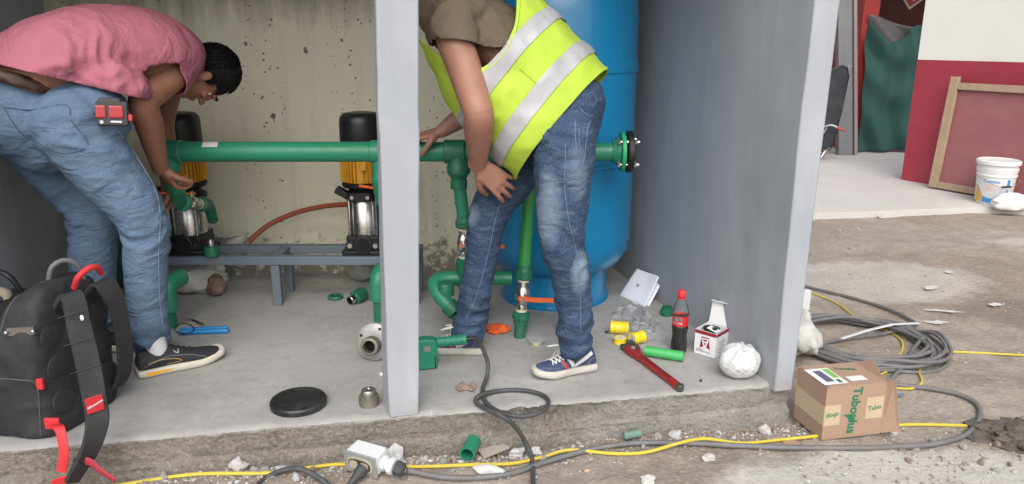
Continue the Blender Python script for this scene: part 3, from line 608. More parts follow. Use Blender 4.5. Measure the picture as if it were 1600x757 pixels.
# suction stubs standing on the floor with capped elbows
for (u, vb, vt) in ((268, 512, 432), (594, 502, 416)):
    f0 = AZ(u, vb, 0); zt = AY(u, vt, f0.y).z
    seg('stub_pipe', f0 + V(0, 0, -.01), V(f0.x, f0.y, zt - .12), .026, DGREEN)
    obj('elbow', MB().tube([V(f0.x, f0.y, zt - .155), V(f0.x, f0.y, zt - .13), V(f0.x, f0.y, zt - .07), V(f0.x + .005, f0.y + .02, zt - .042), V(f0.x + .012, f0.y + .06, zt - .036), V(f0.x + .02, f0.y + .10, zt - .036)], [.037, .039, .037, .037, .038, .039], 26, sub=5), GREEN, hp, ang=35)
# tee and drop to the floor loop behind the man in the vest
tx = hx(716)
obj('tee_branch', MB().lathe([(.044, 0), (.044, .05), (.047, .055), (.047, .085), (.043, .09), (.030, .11), (.034, .115), (.034, .15)], V(tx, HY, HZ), -Z_, 26), DGREEN, hp, ang=35)
xd = AY(724, 330, HY).x; zv = AY(727, 380, HY).z
seg('drop_pipe', V(tx, HY, HZ - .12), V(xd, HY, zv + .11), .026)
valve(V(xd, HY, zv), Z_, (0, 0, 0), ORANGE, L=.10)
lever(V(xd, HY - .02, zv), V(0, -1, 0), V(1, -.05, 0), .17, ORANGE)
zf = .225
seg('drop_pipe', V(xd, HY, zv - .11), V(xd, HY, zf + .03), .028, DGREEN)
obj('tee', MB().cyl(V(xd, HY, zf - .03), V(xd, HY, zf + .06), .036, n=24), DGREEN, hp)
pe = AY(684, 440, HY); pn = AY(711, 488, 2.92)
elbow('floor_pipe', [V(xd + .20, HY + .0, zf), V(xd, HY, zf), V(pe.x + .035, HY - .005, zf), AY(680, 441, 3.0), AY(684, 458, 2.96), AY(698, 475, 2.93), pn], .030, GREEN)
obj('socket', MB().cyl(AY(699, 476, 2.93), pn, .036, n=24), DGREEN, hp); obj('stub_pipe', MB().tube([pn, AY(722, 505, 2.93), V(AY(726, 520, 2.95).x, 2.96, -.005)], .029, 20, sub=4), DGREEN, hp)
obj('socket', MB().lathe([(.02, 0), (.034, .004), (.034, .05), (.03, .055)], AY(697, 462, 2.955), Z_, 22), DGREEN, hp)
# leaning riser with the low valve
rb = AZ(812, 527, 0); rt = V(AY(831, 240, HY).x, HY, HZ)
d = (rt - rb).normalized(); zq = lambda z: rb + d * (z / d.z)
vz_ = AY(813, 465, rb.y).z; vc = zq(vz_)
seg('riser_pipe', vc + d * .115, rt, .0255, mat('fresh green pipe', (.03, .26, .06), .4, var=.1, bump=.05)); seg('riser_stub', rb - d * .01, vc - d * .11, .024, DGREEN)
valve(vc, d, (0, 0, 0), ORANGE, L=.105, r1=.028, u1=.037)
lever(vc + V(.0, -.022, 0), V(0, -1, 0), V(1, -.02, -.02), .165, ORANGE, .02)
obj('tee', MB().cyl(rt + V(-.06, 0, 0), rt + V(.06, 0, 0), .046, n=26), GREEN, hp)
# second riser behind the near leg, red lever
r2 = V(AZ(884, 505, 0).x, 2.99, 0); seg('riser_pipe', V(r2.x, r2.y, -.01), V(r2.x, HY, HZ), .024, DGREEN)
zz = AY(850, 376, HY - .03).z; valve(V(r2.x, r2.y, zz), Z_, (0, 0, 0), REDP); lever(V(r2.x, r2.y - .02, zz), V(0, -1, 0), V(-1, 0, 0), .105, REDP, .018)
# flange pair at the right end
fx = hx(968); ax = X_
obj('flange_neck', MB().lathe([(.045, 0), (.047, .01), (.055, .022), (.056, .03)], V(fx - .03, HY, HZ), ax, 30), GREEN, hp)
obj('flange', MB().lathe([(.05, 0), (.078, .003), (.08, .006), (.08, .017), (.076, .02), (.04, .02)], V(fx, HY, HZ), ax, 36), mat('bright green flange', (.02, .33, .13), .4), hp)
obj('blind_flange', MB().lathe([(.04, 0), (.082, .002), (.084, .006), (.084, .022), (.078, .026), (.05, .026), (.05, .033), (.001, .033)], V(fx + .026, HY, HZ), ax, 36), BLACKM, hp)
for k in range(4):
    a = R(45 + 90 * k); p = V(fx, HY + .064 * math.cos(a), HZ + .064 * math.sin(a))
    b = obj('bolt', MB().cyl(p + X_ * -.012, p + X_ * .072, .0055, n=8).cyl(p - X_ * .012, p + X_ * -.003, .011, n=6).cyl(p + X_ * .053, p + X_ * .063, .011, n=6), CHROME, hp)

# ------------------------------------------------------------ steel bench and the two pumps
STEELP = mat('blue grey bench paint', (.135, .165, .195), .5, var=.12, bump=.1)
bt = .236; BY0, BY1 = 3.31, 3.50
be = thing('steel_bench', V(-1.1, 3.4, 0), 'low blue grey steel bench carrying the two pumps', 'bench')
for nm, y in (('front_rail', BY0), ('rear_rail', BY1)): obj(nm, MB().box((-1.1, y + .02, bt - .02), (1.34, .04, .04)), STEELP, be, bevel=.003)
xl = AZ(434, 478, 0).x
for x in (-1.745, xl, -.455):
    obj('crossbar', MB().box((x, (BY0 + BY1) / 2 + .02, bt - .0215), (.04, BY1 - BY0 - .043, .04)), STEELP, be, bevel=.003)
    for y in (BY0, BY1): obj('leg', MB().box((x, y + .02, (bt - .042) / 2), (.04, .04, bt - .042)), STEELP, be, bevel=.003)
YEL = mat('orange yellow motor paint', (.64, .31, .02), .45, var=.12, bump=.1, dirt=.2)
def pump(u, label):
    c = AY(u, 300, 3.42); c = V(c.x, 3.42, bt); p = thing('pump', c, label, 'pump', 'vertical pumps on the bench')
    obj('base', MB().box(c + V(0, 0, .012), (.20, .19, .024)).box(c + V(0, 0, .055), (.155, .17, .07)).cyl(c + V(0, .09, .055), c + V(0, -.098, .05), .048, n=20), BLACKM, p, bevel=.008)
    obj('port', MB().lathe([(.03, 0), (.03, .006), (.026, .0065)], c + V(0, -.0985, .05), -Y_, 20), mat('dark bore', (.003, .003, .003), .8), p)
    for s in (-1, 1):
        obj('bolt', MB().cyl(c + V(s * .058, -.07, .05), c + V(s * .058, -.105, .05), .012, n=6), CHROME, p)
        obj('port_lug', MB().cyl(c + V(s * .058, -.06, .05), c + V(s * .058, -.096, .05), .022, n=14), BLACKM, p)
    obj('casing', MB().lathe([(.072, .085), (.078, .09), (.078, .25), (.074, .255)], c, Z_, 36), mat('brushed stainless', (.62, .60, .57), .28, 1, var=.06, bump=.05), p)
    for sx in (-1, 1):
        for sy in (-1, 1): obj('tie_rod', MB().cyl(c + V(sx * .062, sy * .068, .08), c + V(sx * .062, sy * .068, .27), .0045, n=8), CHROME, p)
    hd = MB().lathe([(.085, .25), (.092, .255), (.092, .275), (.07, .285), (.07, .30), (.095, .31), (.10, .325), (.09, .33)], c, Z_, 30); hd.box(c + V(-.095, -.03, .285), (.06, .05, .03), Matrix.Rotation(.5, 3, 'Y')); hd.box(c + V(.0, -.085, .275), (.10, .04, .04))
    obj('head', hd, BLACKM, p, bevel=.004)
    for s in (-1, 1): obj('bolt', MB().cyl(c + V(s * .035, -.10, .275), c + V(s * .035, -.113, .275), .009, n=6), CHROME, p)
    mt = obj('motor', MB().lathe([(.08, .33), (.086, .335), (.086, .495), (.08, .50)], c, Z_, 40), YEL, p)
    for k in range(36):
        a = 2 * math.pi * k / 36
        if k % 9 in (0,): continue
        obj('fin', MB().box(V(0, 0, 0), (.018, .0035, .155)).xf(Matrix.Translation(c + V(.093 * math.cos(a), .093 * math.sin(a), .415)) @ Matrix.Rotation(a, 4, 'Z')), YEL, mt)
    obj('terminal_box', MB().box(c + V(.02, -.098, .42), (.03, .014, .05)), YEL, mt, bevel=.003)
    obj('fan_cover', MB().lathe([(.095, .485), (.097, .49), (.096, .60), (.092, .625), (.078, .64), (.05, .645), (.001, .646)], c, Z_, 40), BLACK, p, ang=50)
    return p
pump(290, 'yellow and black vertical pump behind the man in pink, left end of bench')
pump(569, 'yellow and black vertical pump partly hidden behind the grey pillar')
# red hose from the right pump, sacks
HOSE = mat('red brown rubber hose', (.32, .085, .045), .55, var=.15)
one('hose', MB().tube([AY(378, 392, 3.62), AY(395, 372, 3.64), AY(425, 349, 3.66), AY(465, 332, 3.66), AY(505, 323, 3.62), AY(540, 320, 3.52), AY(556, 322, 3.46)], .0125, 10, sub=6), HOSE, 'red brown rubber hose arching from the right pump down to the bench', 'hose')
SACK = mat('dusty white woven sack', (.50, .48, .45), .8, var=.25, sc_=12, bump=.5, bsc=30, bd=.01, dirt=.5, dcol=(.25, .21, .17))
sk = MB(); sp = [AY(315, 345, 3.66), AY(330, 372, 3.62), AY(350, 380, 3.60), AY(372, 378, 3.60), AY(386, 368, 3.62)]
def sackf(u, v):
    q = spline([list(AY(312 + 2 * u, 320 + 66 * u, 3.62)), list(AY(330 + 10 * u, 348 + 44 * u, 3.62)), list(AY(352 + 4 * u, 366 + 22 * u, 3.60)), list(AY(374, 372 + 16 * u, 3.59)), list(AY(386, 360 + 28 * u, 3.6))], 6); p = q[min(int(v * 24), 24)]
    return Vector(p) + V(0, .03 * math.sin(u * 7 + v * 9), .012 * math.sin(v * 11 + u * 4))
one('sack', MB().grid(sackf, 12, 24), SACK, 'crumpled white sack lying on the bench beside the left pump', 'sack', ang=180, fix=False).modifiers.new('t', 'SOLIDIFY').thickness = .004
c0 = AZ(300, 452, 0); one('cement_bag', crumple(V(c0.x + .02, 3.52, .075), (.19, .10, .085), 12, .3, 2.2, 4, .003), SACK, 'grey torn paper bag slumped on the floor under the bench', 'bag', ang=60)
c0 = AZ(345, 458, 0); one('paper_scrap', crumple(V(c0.x, 3.45, .05), (.045, .04, .055), 17, .4, 2.2, 3, .003), mat('brown torn paper', (.20, .13, .10), .8, dirt=.4), 'brown torn paper end beside the bag under the bench', 'paper', ang=60)
c0 = AZ(570, 435, 0); one('plastic_bag', crumple(V(c0.x, 3.68, .06), (.07, .05, .07), 27, .4, 2.4, 3, .003), mat('dull clear film', (.33, .32, .30), .4, alpha=.6), 'dull clear plastic bag against the rear wall left of the pillar', 'bag', ang=60)
# green adapters on the bench and floor
c = AY(332, 405, 3.315); c.z = bt + .002
fit = thing('pipe_adapter', c, 'small green adapter with metal thread standing on the bench', 'pipe fitting')
obj('body', MB().lathe([(.026, 0), (.032, .004), (.034, .03), (.03, .046), (.02, .048)], c, Z_, 20), DGREEN, fit); obj('thread', MB().lathe([(.015, .048), (.015, .07), (.012, .075), (.010, .065)], c, Z_, 16), STEEL, fit)
c = AZ(524, 467, 0); one('plastic_ring', MB().lathe([(.024, 0), (.034, 0), (.036, .004), (.036, .012), (.034, .016), (.024, .016), (.023, .008)], c + V(0, 0, .002), Z_, 28, caps=False).xf(Matrix.Identity(4)), DGREEN, 'flat dark green plastic ring lying on the floor near the pillar', 'ring')
a = AZ(548, 472, .02); b = AZ(569, 460, .03); dd = (b - a).normalized(); ad = thing('pipe_adapter', V(a.x, a.y, 0), 'green adapter with shiny metal end lying on the floor near the pillar', 'pipe fitting')
obj('body', MB().lathe([(.02, .028), (.031, .03), (.033, .05), (.033, .085), (.028, .092), (.018, .092)], a + V(0, 0, .008), dd, 22), DGREEN, ad); obj('thread', MB().lathe([(.018, -.006), (.02, -.004), (.02, .03), (.014, .03), (.0135, -.004)], a + V(0, 0, .008), dd, 20, caps=False), CHROME, ad)
# steel flange leaning beside the pillar
c = AZ(578, 570, 0); Rf = .072; n_ = V(-.13, -.96, .22).normalized(); fc = c + V(.012, .06, Rf * .98)
fl = thing('pipe_flange', c, 'round grey steel flange with threaded nipple standing left of the pillar', 'flange')
obj('disc', MB().lathe([(.03, 0), (Rf - .002, 0), (Rf, .002), (Rf, .012), (Rf - .004, .015), (.035, .016)], fc, n_, 44), mat('scuffed grey steel', (.36, .345, .33), .5, .55, var=.2, bump=.3, dirt=.4, dcol=(.45, .43, .41)), fl)
pr = [(.036, .014), (.036, .022)] + [(.034 + (.0018 if k % 2 else 0), .022 + k * .003) for k in range(12)] + [(.033, .060), (.0235, .062), (.023, .02)]
obj('nipple', MB().lathe(pr, fc + V(-.004, 0, -.012), n_, 30, caps=False), IRON, fl, ang=25); obj('bore', MB().lathe([(.023, .03), (.001, .03)], fc + V(-.004, 0, -.012), n_, 24), mat('dark bore', (.003, .003, .003), .8), fl)
for k in range(4): a = R(20 + 90 * k); e1 = n_.orthogonal().normalized(); e2 = n_.cross(e1); q = fc + (e1 * math.cos(a) + e2 * math.sin(a)) * .055 + n_ * .0145; obj('bolt_hole', MB().cyl(q, q + n_ * .0015, .006, n=10), mat('dark bore', (.003, .003, .003), .8), fl)
# black blind flange disc and steel bushing
c = AZ(467, 634, 0); bd = thing('blind_flange', c, 'round black blank flange lying flat near the slab edge', 'flange')
BLK2 = mat('scuffed black disc', (.012, .012, .013), .42, var=.3, bump=.25, dirt=.35, dcol=(.09, .09, .09), dsc=9)
obj('disc', MB().lathe([(.088, 0), (.093, .003), (.094, .018), (.090, .024), (.075, .0245), (.072, .0225), (.001, .0225)], c + V(0, 0, .002), Z_, 56), BLK2, bd, ang=30)
for k in range(4): a = R(30 + 90 * k); q = c + V(.078 * math.cos(a), .078 * math.sin(a), .0255); obj('bolt_hole', MB().cyl(q, q + V(0, 0, .0012), .008, n=14), mat('dark bore', (.003, .003, .003), .8), bd)
c = AZ(577, 633, 0); bs = thing('threaded_bushing', c, 'stepped dull steel bushing standing left of the pillar foot', 'pipe fitting')
obj('collar', MB().lathe([(.031, 0), (.0335, .002)] + [(.033 + .0006 * (k % 2), .004 + k * .0025) for k in range(12)] + [(.033, .036), (.026, .038)], c, Z_, 36), IRON, bs, ang=25)
obj('plug', MB().lathe([(.024, .036), (.0245, .054), (.022, .058), (.008, .059), (.006, .056), (.001, .056)], c, Z_, 32), STEEL, bs)

# ------------------------------------------------------------ people
def bisect(mb, co, no, center=None, rad=None):                # cut away what lies beyond a plane (only near center if given)
    me = rawmesh(mb); b = bmesh.new(); b.from_mesh(me); bpy.data.meshes.remove(me)
    if center is not None:
        fs = [f for f in b.faces if (f.calc_center_median() - center).length < rad]
        gm = list({v for f in fs for v in f.verts}) + list({e for f in fs for e in f.edges}) + fs
    else: gm = list(b.verts) + list(b.edges) + list(b.faces)
    bmesh.ops.bisect_plane(b, geom=gm, plane_co=co, plane_no=no, clear_outer=True)
    b.verts.index_update(); out = MB(); out.v = [tuple(v.co) for v in b.verts]; out.f = [tuple(v.index for v in f.verts) for f in b.faces]; out.m = [0] * len(out.f); b.free(); return out
def bvh(mb): return BVHTree.FromPolygons([Vector(v) for v in mb.v], mb.f)
def hit(tree, u, v, off=.002):
    d = ray(u, v).normalized(); q = tree.ray_cast(V(0, 0, H), d)
    return (q[0] - d * off, q[1]) if q[0] is not None else (None, None)
def stitch(name, tree, pix, parent, m, r=.0014, sub=6, off=.0006):
    P = [hit(tree, *q, off)[0] for q in spline(pix, sub)]; P = [p for p in P if p is not None]
    if len(P) > 2: return obj(name, MB().tube(P, r, 5), m, parent)
def folds(mb, spots, amp, k=(9, 9, 34), seed=0, base=.0):     # cloth folds gathered round the joints
    a = mb.arr(); w_ = np.full(len(a), base)
    for c, rd, s in spots: w_ = np.maximum(w_, s * np.exp(-((a - np.array(c)) ** 2).sum(1) / rd ** 2))
    q = a * np.array(k); q = q + .8 * np.stack([vn(a * 7 + 3, 91), vn(a * 7 + 9, 92), vn(a * 7 + 17, 93) * 1.6], 1)
    rg = 1 - 2 * np.abs(vn(q, seed)); rg2 = 1 - 2 * np.abs(vn(q * 1.9 + 5, seed + 3))
    return push(mb, amp * w_ * (rg + .45 * rg2 - .4) + .0012 * fbm(a * 14, 2, seed + 8))

def hand(mb, wrist, f, n, thumb, curl=(.35, .45, .3), spread=.10, tc=.5, sz=1.0):   # f finger direction, n out of the palm, thumb side
    f = Vector(f).normalized(); n = Vector(n); n = (n - f * n.dot(f)).normalized(); s = f.cross(n)
    if s.dot(Vector(thumb)) < 0: s = -s
    w0 = Vector(wrist)
    mb.limb([w0 - f * .015, w0 + f * .02 * sz, w0 + f * .055 * sz, w0 + f * .092 * sz], [(.027 * sz, .021 * sz), (.031 * sz, .018 * sz), (.038 * sz, .0155 * sz), (.039 * sz, .0125 * sz)], 16, side=s)
    mb.ell(w0 + f * .035 * sz + s * .022 * sz + n * .008 * sz, (.022 * sz, .022 * sz, .022 * sz), n=12)
    for so_, b_, L, sp, rr, ck in ((.030, .088, .074, 1.1, .0088, .85), (.0105, .094, .083, .3, .0090, .95), (-.0095, .091, .077, -.45, .0086, 1.05), (-.0285, .082, .060, -1.3, .0076, 1.15)):
        p = w0 + f * b_ * sz + s * so_ * sz; d = (f + s * (spread * sp)).normalized(); pts = [p - d * .018 * sz, p]; a = 0
        for j, fr_ in enumerate((.44, .31, .25)):
            a += curl[j] * ck; dd = d * math.cos(a) + n * math.sin(a); p = p + dd * (L * fr_ * sz); pts.append(p)
        mb.limb(pts, [rr * 1.05 * sz, rr * 1.12 * sz, rr * sz, rr * .93 * sz, rr * .72 * sz], 12, 4)
    p = w0 + f * .03 * sz + s * .026 * sz + n * .006 * sz; d1 = (f * .62 + s * .62 + n * tc).normalized(); d2 = (f * .85 + s * .25 + n * (tc + .15)).normalized(); d3 = (f * .95 + s * .05 + n * (tc + .25)).normalized()
    mb.limb([p, p + d1 * .034 * sz, p + d1 * .034 * sz + d2 * .032 * sz, p + d1 * .034 * sz + d2 * .032 * sz + d3 * .024 * sz], [.014 * sz, .0125 * sz, .0105 * sz, .0085 * sz], 12, 4)

def head(mb, M, s=1.0):                                       # local: x right, y face forward, z crown
    def e(c, r, n=20, rot=None): mb.ell(M @ Vector(c), tuple(q * s for q in r), (M.to_3x3() @ rot) if rot is not None else M.to_3x3(), n)
    e((0, -.012, .03), (.077, .097, .092), 28); e((0, .018, -.035), (.062, .072, .085), 24); e((0, .052, -.085), (.036, .036, .030)); e((0, .025, -.078), (.052, .05, .036))
    e((0, .088, -.012), (.011, .014, .030)); e((0, .102, -.028), (.015, .016, .012)); e((.011, .096, -.031), (.009, .010, .008), 12); e((-.011, .096, -.031), (.009, .010, .008), 12)
    e((0, .083, .020), (.050, .014, .010)); e((.038, .066, -.018), (.020, .018, .016)); e((-.038, .066, -.018), (.020, .018, .016))
    e((0, .089, -.056), (.023, .010, .0055)); e((0, .087, -.066), (.020, .010, .0065))
    for k in (-1, 1): e((k * .080, -.008, -.012), (.008, .019, .032), 16, Matrix.Rotation(-.25 * k, 3, 'Z')); e((k * .079, -.004, -.036), (.007, .010, .012), 12)
def hair_on(M, parent, m, seed):                              # short combed hair: cap under many fine strands
    mb = MB(); mb.ell((0, -.016, .034), (.0815, .101, .094), n=44); a = mb.arr(); a = a * (1 + .012 * fbm(a * 30, 2, seed))[:, None]; mb.v = [tuple(q) for q in a]
    lim = lambda q: q[1] < .070 - .9 * max(0, .02 - q[2]) and q[2] > (-.058 if q[1] < -.02 else (.02 if q[1] > .03 else -.012))
    keep = [f for f in mb.f if all(lim(mb.v[i]) for i in f)]; rg = random.Random(seed); cap = list(keep)
    mb.f = keep; mb.m = [0] * len(keep)
    for f in cap:
        for _ in range(7):
            q = Vector((0, 0, 0)); ws = [rg.random() + .05 for _ in f]
            for i, w_ in zip(f, ws): q += Vector(mb.v[i]) * (w_ / sum(ws))
            nn = (q - V(0, -.016, .034)).normalized(); fl = V(rg.gauss(.25, .25), .75 + rg.gauss(0, .25), -.15 + rg.gauss(0, .25)) if q.y > -.03 else V(rg.gauss(0, .3), rg.gauss(-.1, .25), -1)
            t = (fl - nn * fl.dot(nn)).normalized(); sd = nn.cross(t) * .0011; L = rg.uniform(.014, .026); up_ = rg.uniform(.15, .5)
            mb.add([q - sd - nn * .002, q + sd - nn * .002, q + t * L * .55 + nn * L * up_ * .5 + sd * .8, q + t * L + nn * L * up_ * .45], [(0, 1, 2), (0, 2, 3)])
    used = sorted({i for f in mb.f for i in f}); mp = {o: k for k, o in enumerate(used)}; mb.v = [tuple(M @ Vector(mb.v[i])) for i in used]; mb.f = [tuple(mp[i] for i in f) for f in mb.f]
    return obj('hair', mb, m, parent, ang=180, fix=False)
def face_bits(M, parent, hm):
    for k in (-1, 1):
        ey = obj('eye', MB().ell(M @ V(k * .031, .063, .001), .0105, n=14), mat('eye white', (.7, .68, .65), .25), parent); obj('iris', MB().ell(M @ V(k * .031, .0705, -.001), (.005, .005, .005), n=10), mat('dark iris', (.02, .012, .008), .2), ey)
        obj('eyebrow', MB().limb([M @ V(k * .014, .098, .022), M @ V(k * .032, .094, .028), M @ V(k * .050, .078, .022)], [.003, .004, .0025], 8, 4), hm, parent)
def skinmat(name, c):
    t = NT(name); cc = t.mix(t.noise(7, 5, .65), mul(c, .82), mul(c, 1.14)); cc = t.mix(t.ramp(t.noise(60, 3), [(.5, 0), (.75, .25)]), cc, (c[0] * .75, c[1] * .55, c[2] * .5))
    cc = t.mix(t.ramp(t.noise(22, 4, .6), [(.5, 0), (.7, .35)]), cc, mul(c, .6)); t.set('Base Color', cc); t.set('Roughness', .52); n = t.bump(t.noise(220, 3), .2, .001); t.bump(t.noise(45, 3, .6, t.map((1, 1, 2))), .3, .004, n); return t.mat
def denim(name, c, pale, fades):
    t = NT(name); wv = t.noise(420, 2, .5, t.map((1, 1, .25))); c1 = t.mix(t.noise(6, 5, .65), mul(c, .78), mul(c, 1.2)); c1 = t.mix(t.ramp(wv, [(.35, .0), (.7, .2)]), c1, pale)
    c1 = t.mix(t.ramp(t.noise(16, 4, .6, t.map((1, 1, 2.6))), [(.5, 0), (.72, .18)]), c1, pale)
    for (p, rx, rz, k) in fades:                              # wear-bleached patches at fixed places on the cloth
        s = t.sep(t.map((1 / rx, 1 / rx, 1 / rz), (0, 0, 0), (-p[0] / rx, -p[1] / rx, -p[2] / rz))); q = t.math('ADD', t.math('ADD', t.math('MULTIPLY', s[0], s[0]), t.math('MULTIPLY', s[1], s[1])), t.math('MULTIPLY', s[2], s[2]))
        q = t.math('ADD', q, t.math('MULTIPLY', t.math('SUBTRACT', t.noise(18, 4), .5), .8)); c1 = t.mix(t.ramp(q, [(.1, k), (1.0, 0)]), c1, pale)
    t.set('Base Color', c1); t.set('Roughness', .85); t.set('Specular IOR Level', .2); n = t.bump(wv, .15, .0006); rdg = t.math('ABSOLUTE', t.math('SUBTRACT', t.noise(9, 3, .55, t.map((1, 1, 2.0), (.5, .4, 0)), .6), .5)); n = t.bump(rdg, .55, .035, n); t.bump(t.noise(30, 4, .6, t.map((1, 1, 2.2))), .25, .004, n); return t.mat
HAIR = mat('black hair', (.010, .008, .008), .8, bump=0, var=.3, spec=.15)
SOCK = mat('white sock', (.62, .62, .64), .85, bump=.3, bsc=120)

def shoe(p, name, heel, toe, z0, upm, solem, W=1.0):          # heel and toe are points on the floor
    hl, te = Vector(heel), Vector(toe); L = (te - hl).length; fx_ = (te - hl).normalized(); M = frame(V(hl.x, hl.y, z0), fx_, z=Z_)
    st = [(0, .030, .070, .5), (.03, .036, .088, 0), (.12, .038, .093, 0), (.24, .037, .096, 0), (.34, .037, .098, 0), (.44, .040, .086, 0), (.56, .045, .068, 0), (.70, .048, .055, 0), (.84, .044, .047, 0), (.94, .032, .040, 0), (.985, .016, .033, 0)]
    Q = spline([list(q[:3]) for q in st], 4); rings = []
    for x, w_, h in Q:
        z1 = .018 + .012 * max(0, x - .75) / .25; cz, hz = (h + z1) / 2, (h - z1) / 2; c = V(x * L, -.004 * math.sin(x * 3) * W, cz); w_ = w_ * L / .28
        rings.append([c + V(0, w_ * math.copysign(abs(math.cos(a)) ** .75, math.cos(a)) * (1 - .42 * max(0, math.sin(a))), hz * math.copysign(abs(math.sin(a)) ** .8, math.sin(a))) for a in np.linspace(0, 2 * math.pi, 28, endpoint=False)])
    up = MB().loft(rings); up.xf(M); u_ = obj(name, up, upm, p, ang=70)
    so_ = MB(); rg = []
    for k, (zz, gr) in enumerate(((0, .0), (.004, .004), (.014, .0055), (.022, .004), (.027, .001))):
        ol = []
        for x, w_, h in Q: ol.append((x, w_ * L / .28 + gr))
        pts = [V(x * L + (gr if x > .9 else (-gr if x < .05 else 0)), q - .004 * math.sin(x * 3), zz + (.016 * max(0, x - .72) / .28) + .006 * max(0, .25 - x)) for x, q in ol] + [V(x * L + (gr if x > .9 else (-gr if x < .05 else 0)), -q - .004 * math.sin(x * 3), zz + (.016 * max(0, x - .72) / .28) + .006 * max(0, .25 - x)) for x, q in reversed(ol)]
        rg.append(pts)
    so_.loft(rg); so_.xf(M); obj('sole', so_, solem, u_, ang=50)
    tree = bvh(up)
    return u_, M, L, tree
def onshoe(tree, M, x, z, side, off=.0012):                   # project a point of the side view onto the upper
    o = M @ V(x, .12 * side, z); d = (M.to_3x3() @ V(0, -side, 0)); q = tree.ray_cast(o, d); return (q[0] - d * off) if q[0] is not None else None
def topshoe(tree, M, x, y, off=.0015):
    o = M @ V(x, y, .2); q = tree.ray_cast(o, V(0, 0, -1)); return (q[0] + V(0, 0, off)) if q[0] is not None else None
def stripe(u_, name, tree, M, pts, wds, side, m):
    Q = spline([list(p) + [w_] for p, w_ in zip(pts, wds)], 5); mb = MB(); A = []; 
    for i, q in enumerate(Q):
        t = np.array(Q[min(i + 1, len(Q) - 1)]) - np.array(Q[max(i - 1, 0)]); t = t / (np.hypot(t[0], t[1]) + 1e-9); nn = (-t[1], t[0])
        a = onshoe(tree, M, q[0] + nn[0] * q[2] / 2, q[1] + nn[1] * q[2] / 2, side); b = onshoe(tree, M, q[0] - nn[0] * q[2] / 2, q[1] - nn[1] * q[2] / 2, side)
        if a is not None and b is not None: A.append((a, b))
    if len(A) < 2: return
    mb.add([x for ab in A for x in ab], [(2 * i, 2 * i + 1, 2 * i + 3, 2 * i + 2) for i in range(len(A) - 1)]); return obj(name, mb, m, u_, ang=180, fix=False)

# ---- man in pink, bent over the left pump
p1b = V(-1.42, 2.62, 0)
man = thing('person', p1b, 'man in pink polo shirt and light blue jeans bending over the left pump', 'person')
S1 = V(.62, -.78, 0).normalized()                             # his right
SK1 = skinmat('warm brown skin', (.30, .135, .085))
J1 = dict(hipR=AY(112, 196, 2.50), kneeR=AY(224, 345, 2.56), ankR=AY(232, 520, 2.60), hipL=AY(35, 190, 2.72), kneeL=AY(140, 330, 2.78), ankL=AY(150, 520, 2.80))
jn = MB()
jn.limb([AY(20, 150, 2.56), AY(45, 185, 2.58), AY(70, 215, 2.60)], [(.185, .15), (.195, .17), (.16, .13)], 30, side=S1)
jn.limb([J1['hipR'], J1['hipR'].lerp(J1['kneeR'], .5), J1['kneeR'], J1['kneeR'].lerp(J1['ankR'], .45), J1['ankR'], AZ(232, 556, 0) + V(0, .03, .05)], [.126, .104, .081, .072, .063, .066], 26)
jn.limb([J1['hipL'], J1['hipL'].lerp(J1['kneeL'], .5), J1['kneeL'], J1['kneeL'].lerp(J1['ankL'], .45), J1['ankL'], V(J1['ankL'].x, J1['ankL'].y, .06)], [.13, .112, .088, .082, .072, .07], 26)
jn.limb([AY(90, 165, 2.56), AY(150, 172, 2.55), AY(172, 190, 2.54)], [(.12, .11), (.10, .095), (.07, .07)], 22)
jn = remesh(jn, .0085, 3)
folds(jn, [(J1['ankR'] - V(0, 0, .03), .13, 1.0), (J1['kneeR'] + V(.0, 0, -.03), .13, .55), (J1['kneeL'], .14, .6), (J1['hipR'] + V(.1, -.05, -.05), .16, .5), (J1['ankL'], .12, .9)], .020, (9, 9, 19), 5, .12)
ca = V(J1['ankR'].x, J1['ankR'].y, .055); jn = bisect(jn, ca, V(.1, 0, -1), ca, .16); cb = V(J1['ankL'].x, J1['ankL'].y, .055); jn = bisect(jn, cb, V(0, 0, -1), cb, .16)
DEN1 = denim('light blue denim', (.098, .155, .235), (.24, .32, .42), [])
waist_c = AY(60, 122, 2.55)
jeans1 = obj('jeans', jn, DEN1, man, ang=180); jeans1.modifiers.new('t', 'SOLIDIFY').thickness = .003
jt = bvh(jn); TH1 = mat('pale stitching', (.20, .25, .34), .8, bump=0)
STD = mat('dark denim seam', (.05, .085, .15), .8, bump=0)
stitch('seam', jt, [(185, 205), (212, 240), (238, 285), (250, 330), (248, 400), (250, 470), (256, 520)], jeans1, TH1, .0016)
stitch('pocket_edge', jt, [(6, 168), (50, 172), (104, 164), (112, 190), (138, 226), (100, 240), (60, 224), (30, 205), (6, 168)], jeans1, STD, .0022, 3)
# shirt
sh = MB()
ch = [AY(30, 130, 2.56), AY(95, 92, 2.60), AY(160, 80, 2.70), AY(225, 78, 2.82), AY(275, 92, 2.92), AY(300, 104, 2.97)]
sh.limb(ch, [(.20, .15), (.205, .15), (.21, .155), (.215, .145), (.17, .115), (.085, .075)], 34, side=S1)
shR = AY(268, 112, 2.80); elR = AY(224, 160, 2.655); wrR = AY(250, 262, 2.80)
shL = AY(270, 98, 3.08); elL = AY(255, 190, 3.14); wrL = AY(262, 285, 3.10)
sh.limb([AY(255, 98, 2.88), shR, shR.lerp(elR, .45)], [.10, .082, .078], 22)
sh.limb([AY(265, 95, 2.98), shL, shL.lerp(elL, .45)], [.10, .08, .074], 22)
sh.limb([AY(120, 118, 2.52), AY(185, 130, 2.56), AY(215, 138, 2.62)], [.07, .075, .05], 18)       # loose hem hanging at the front
sh = remesh(sh, .0085, 4)
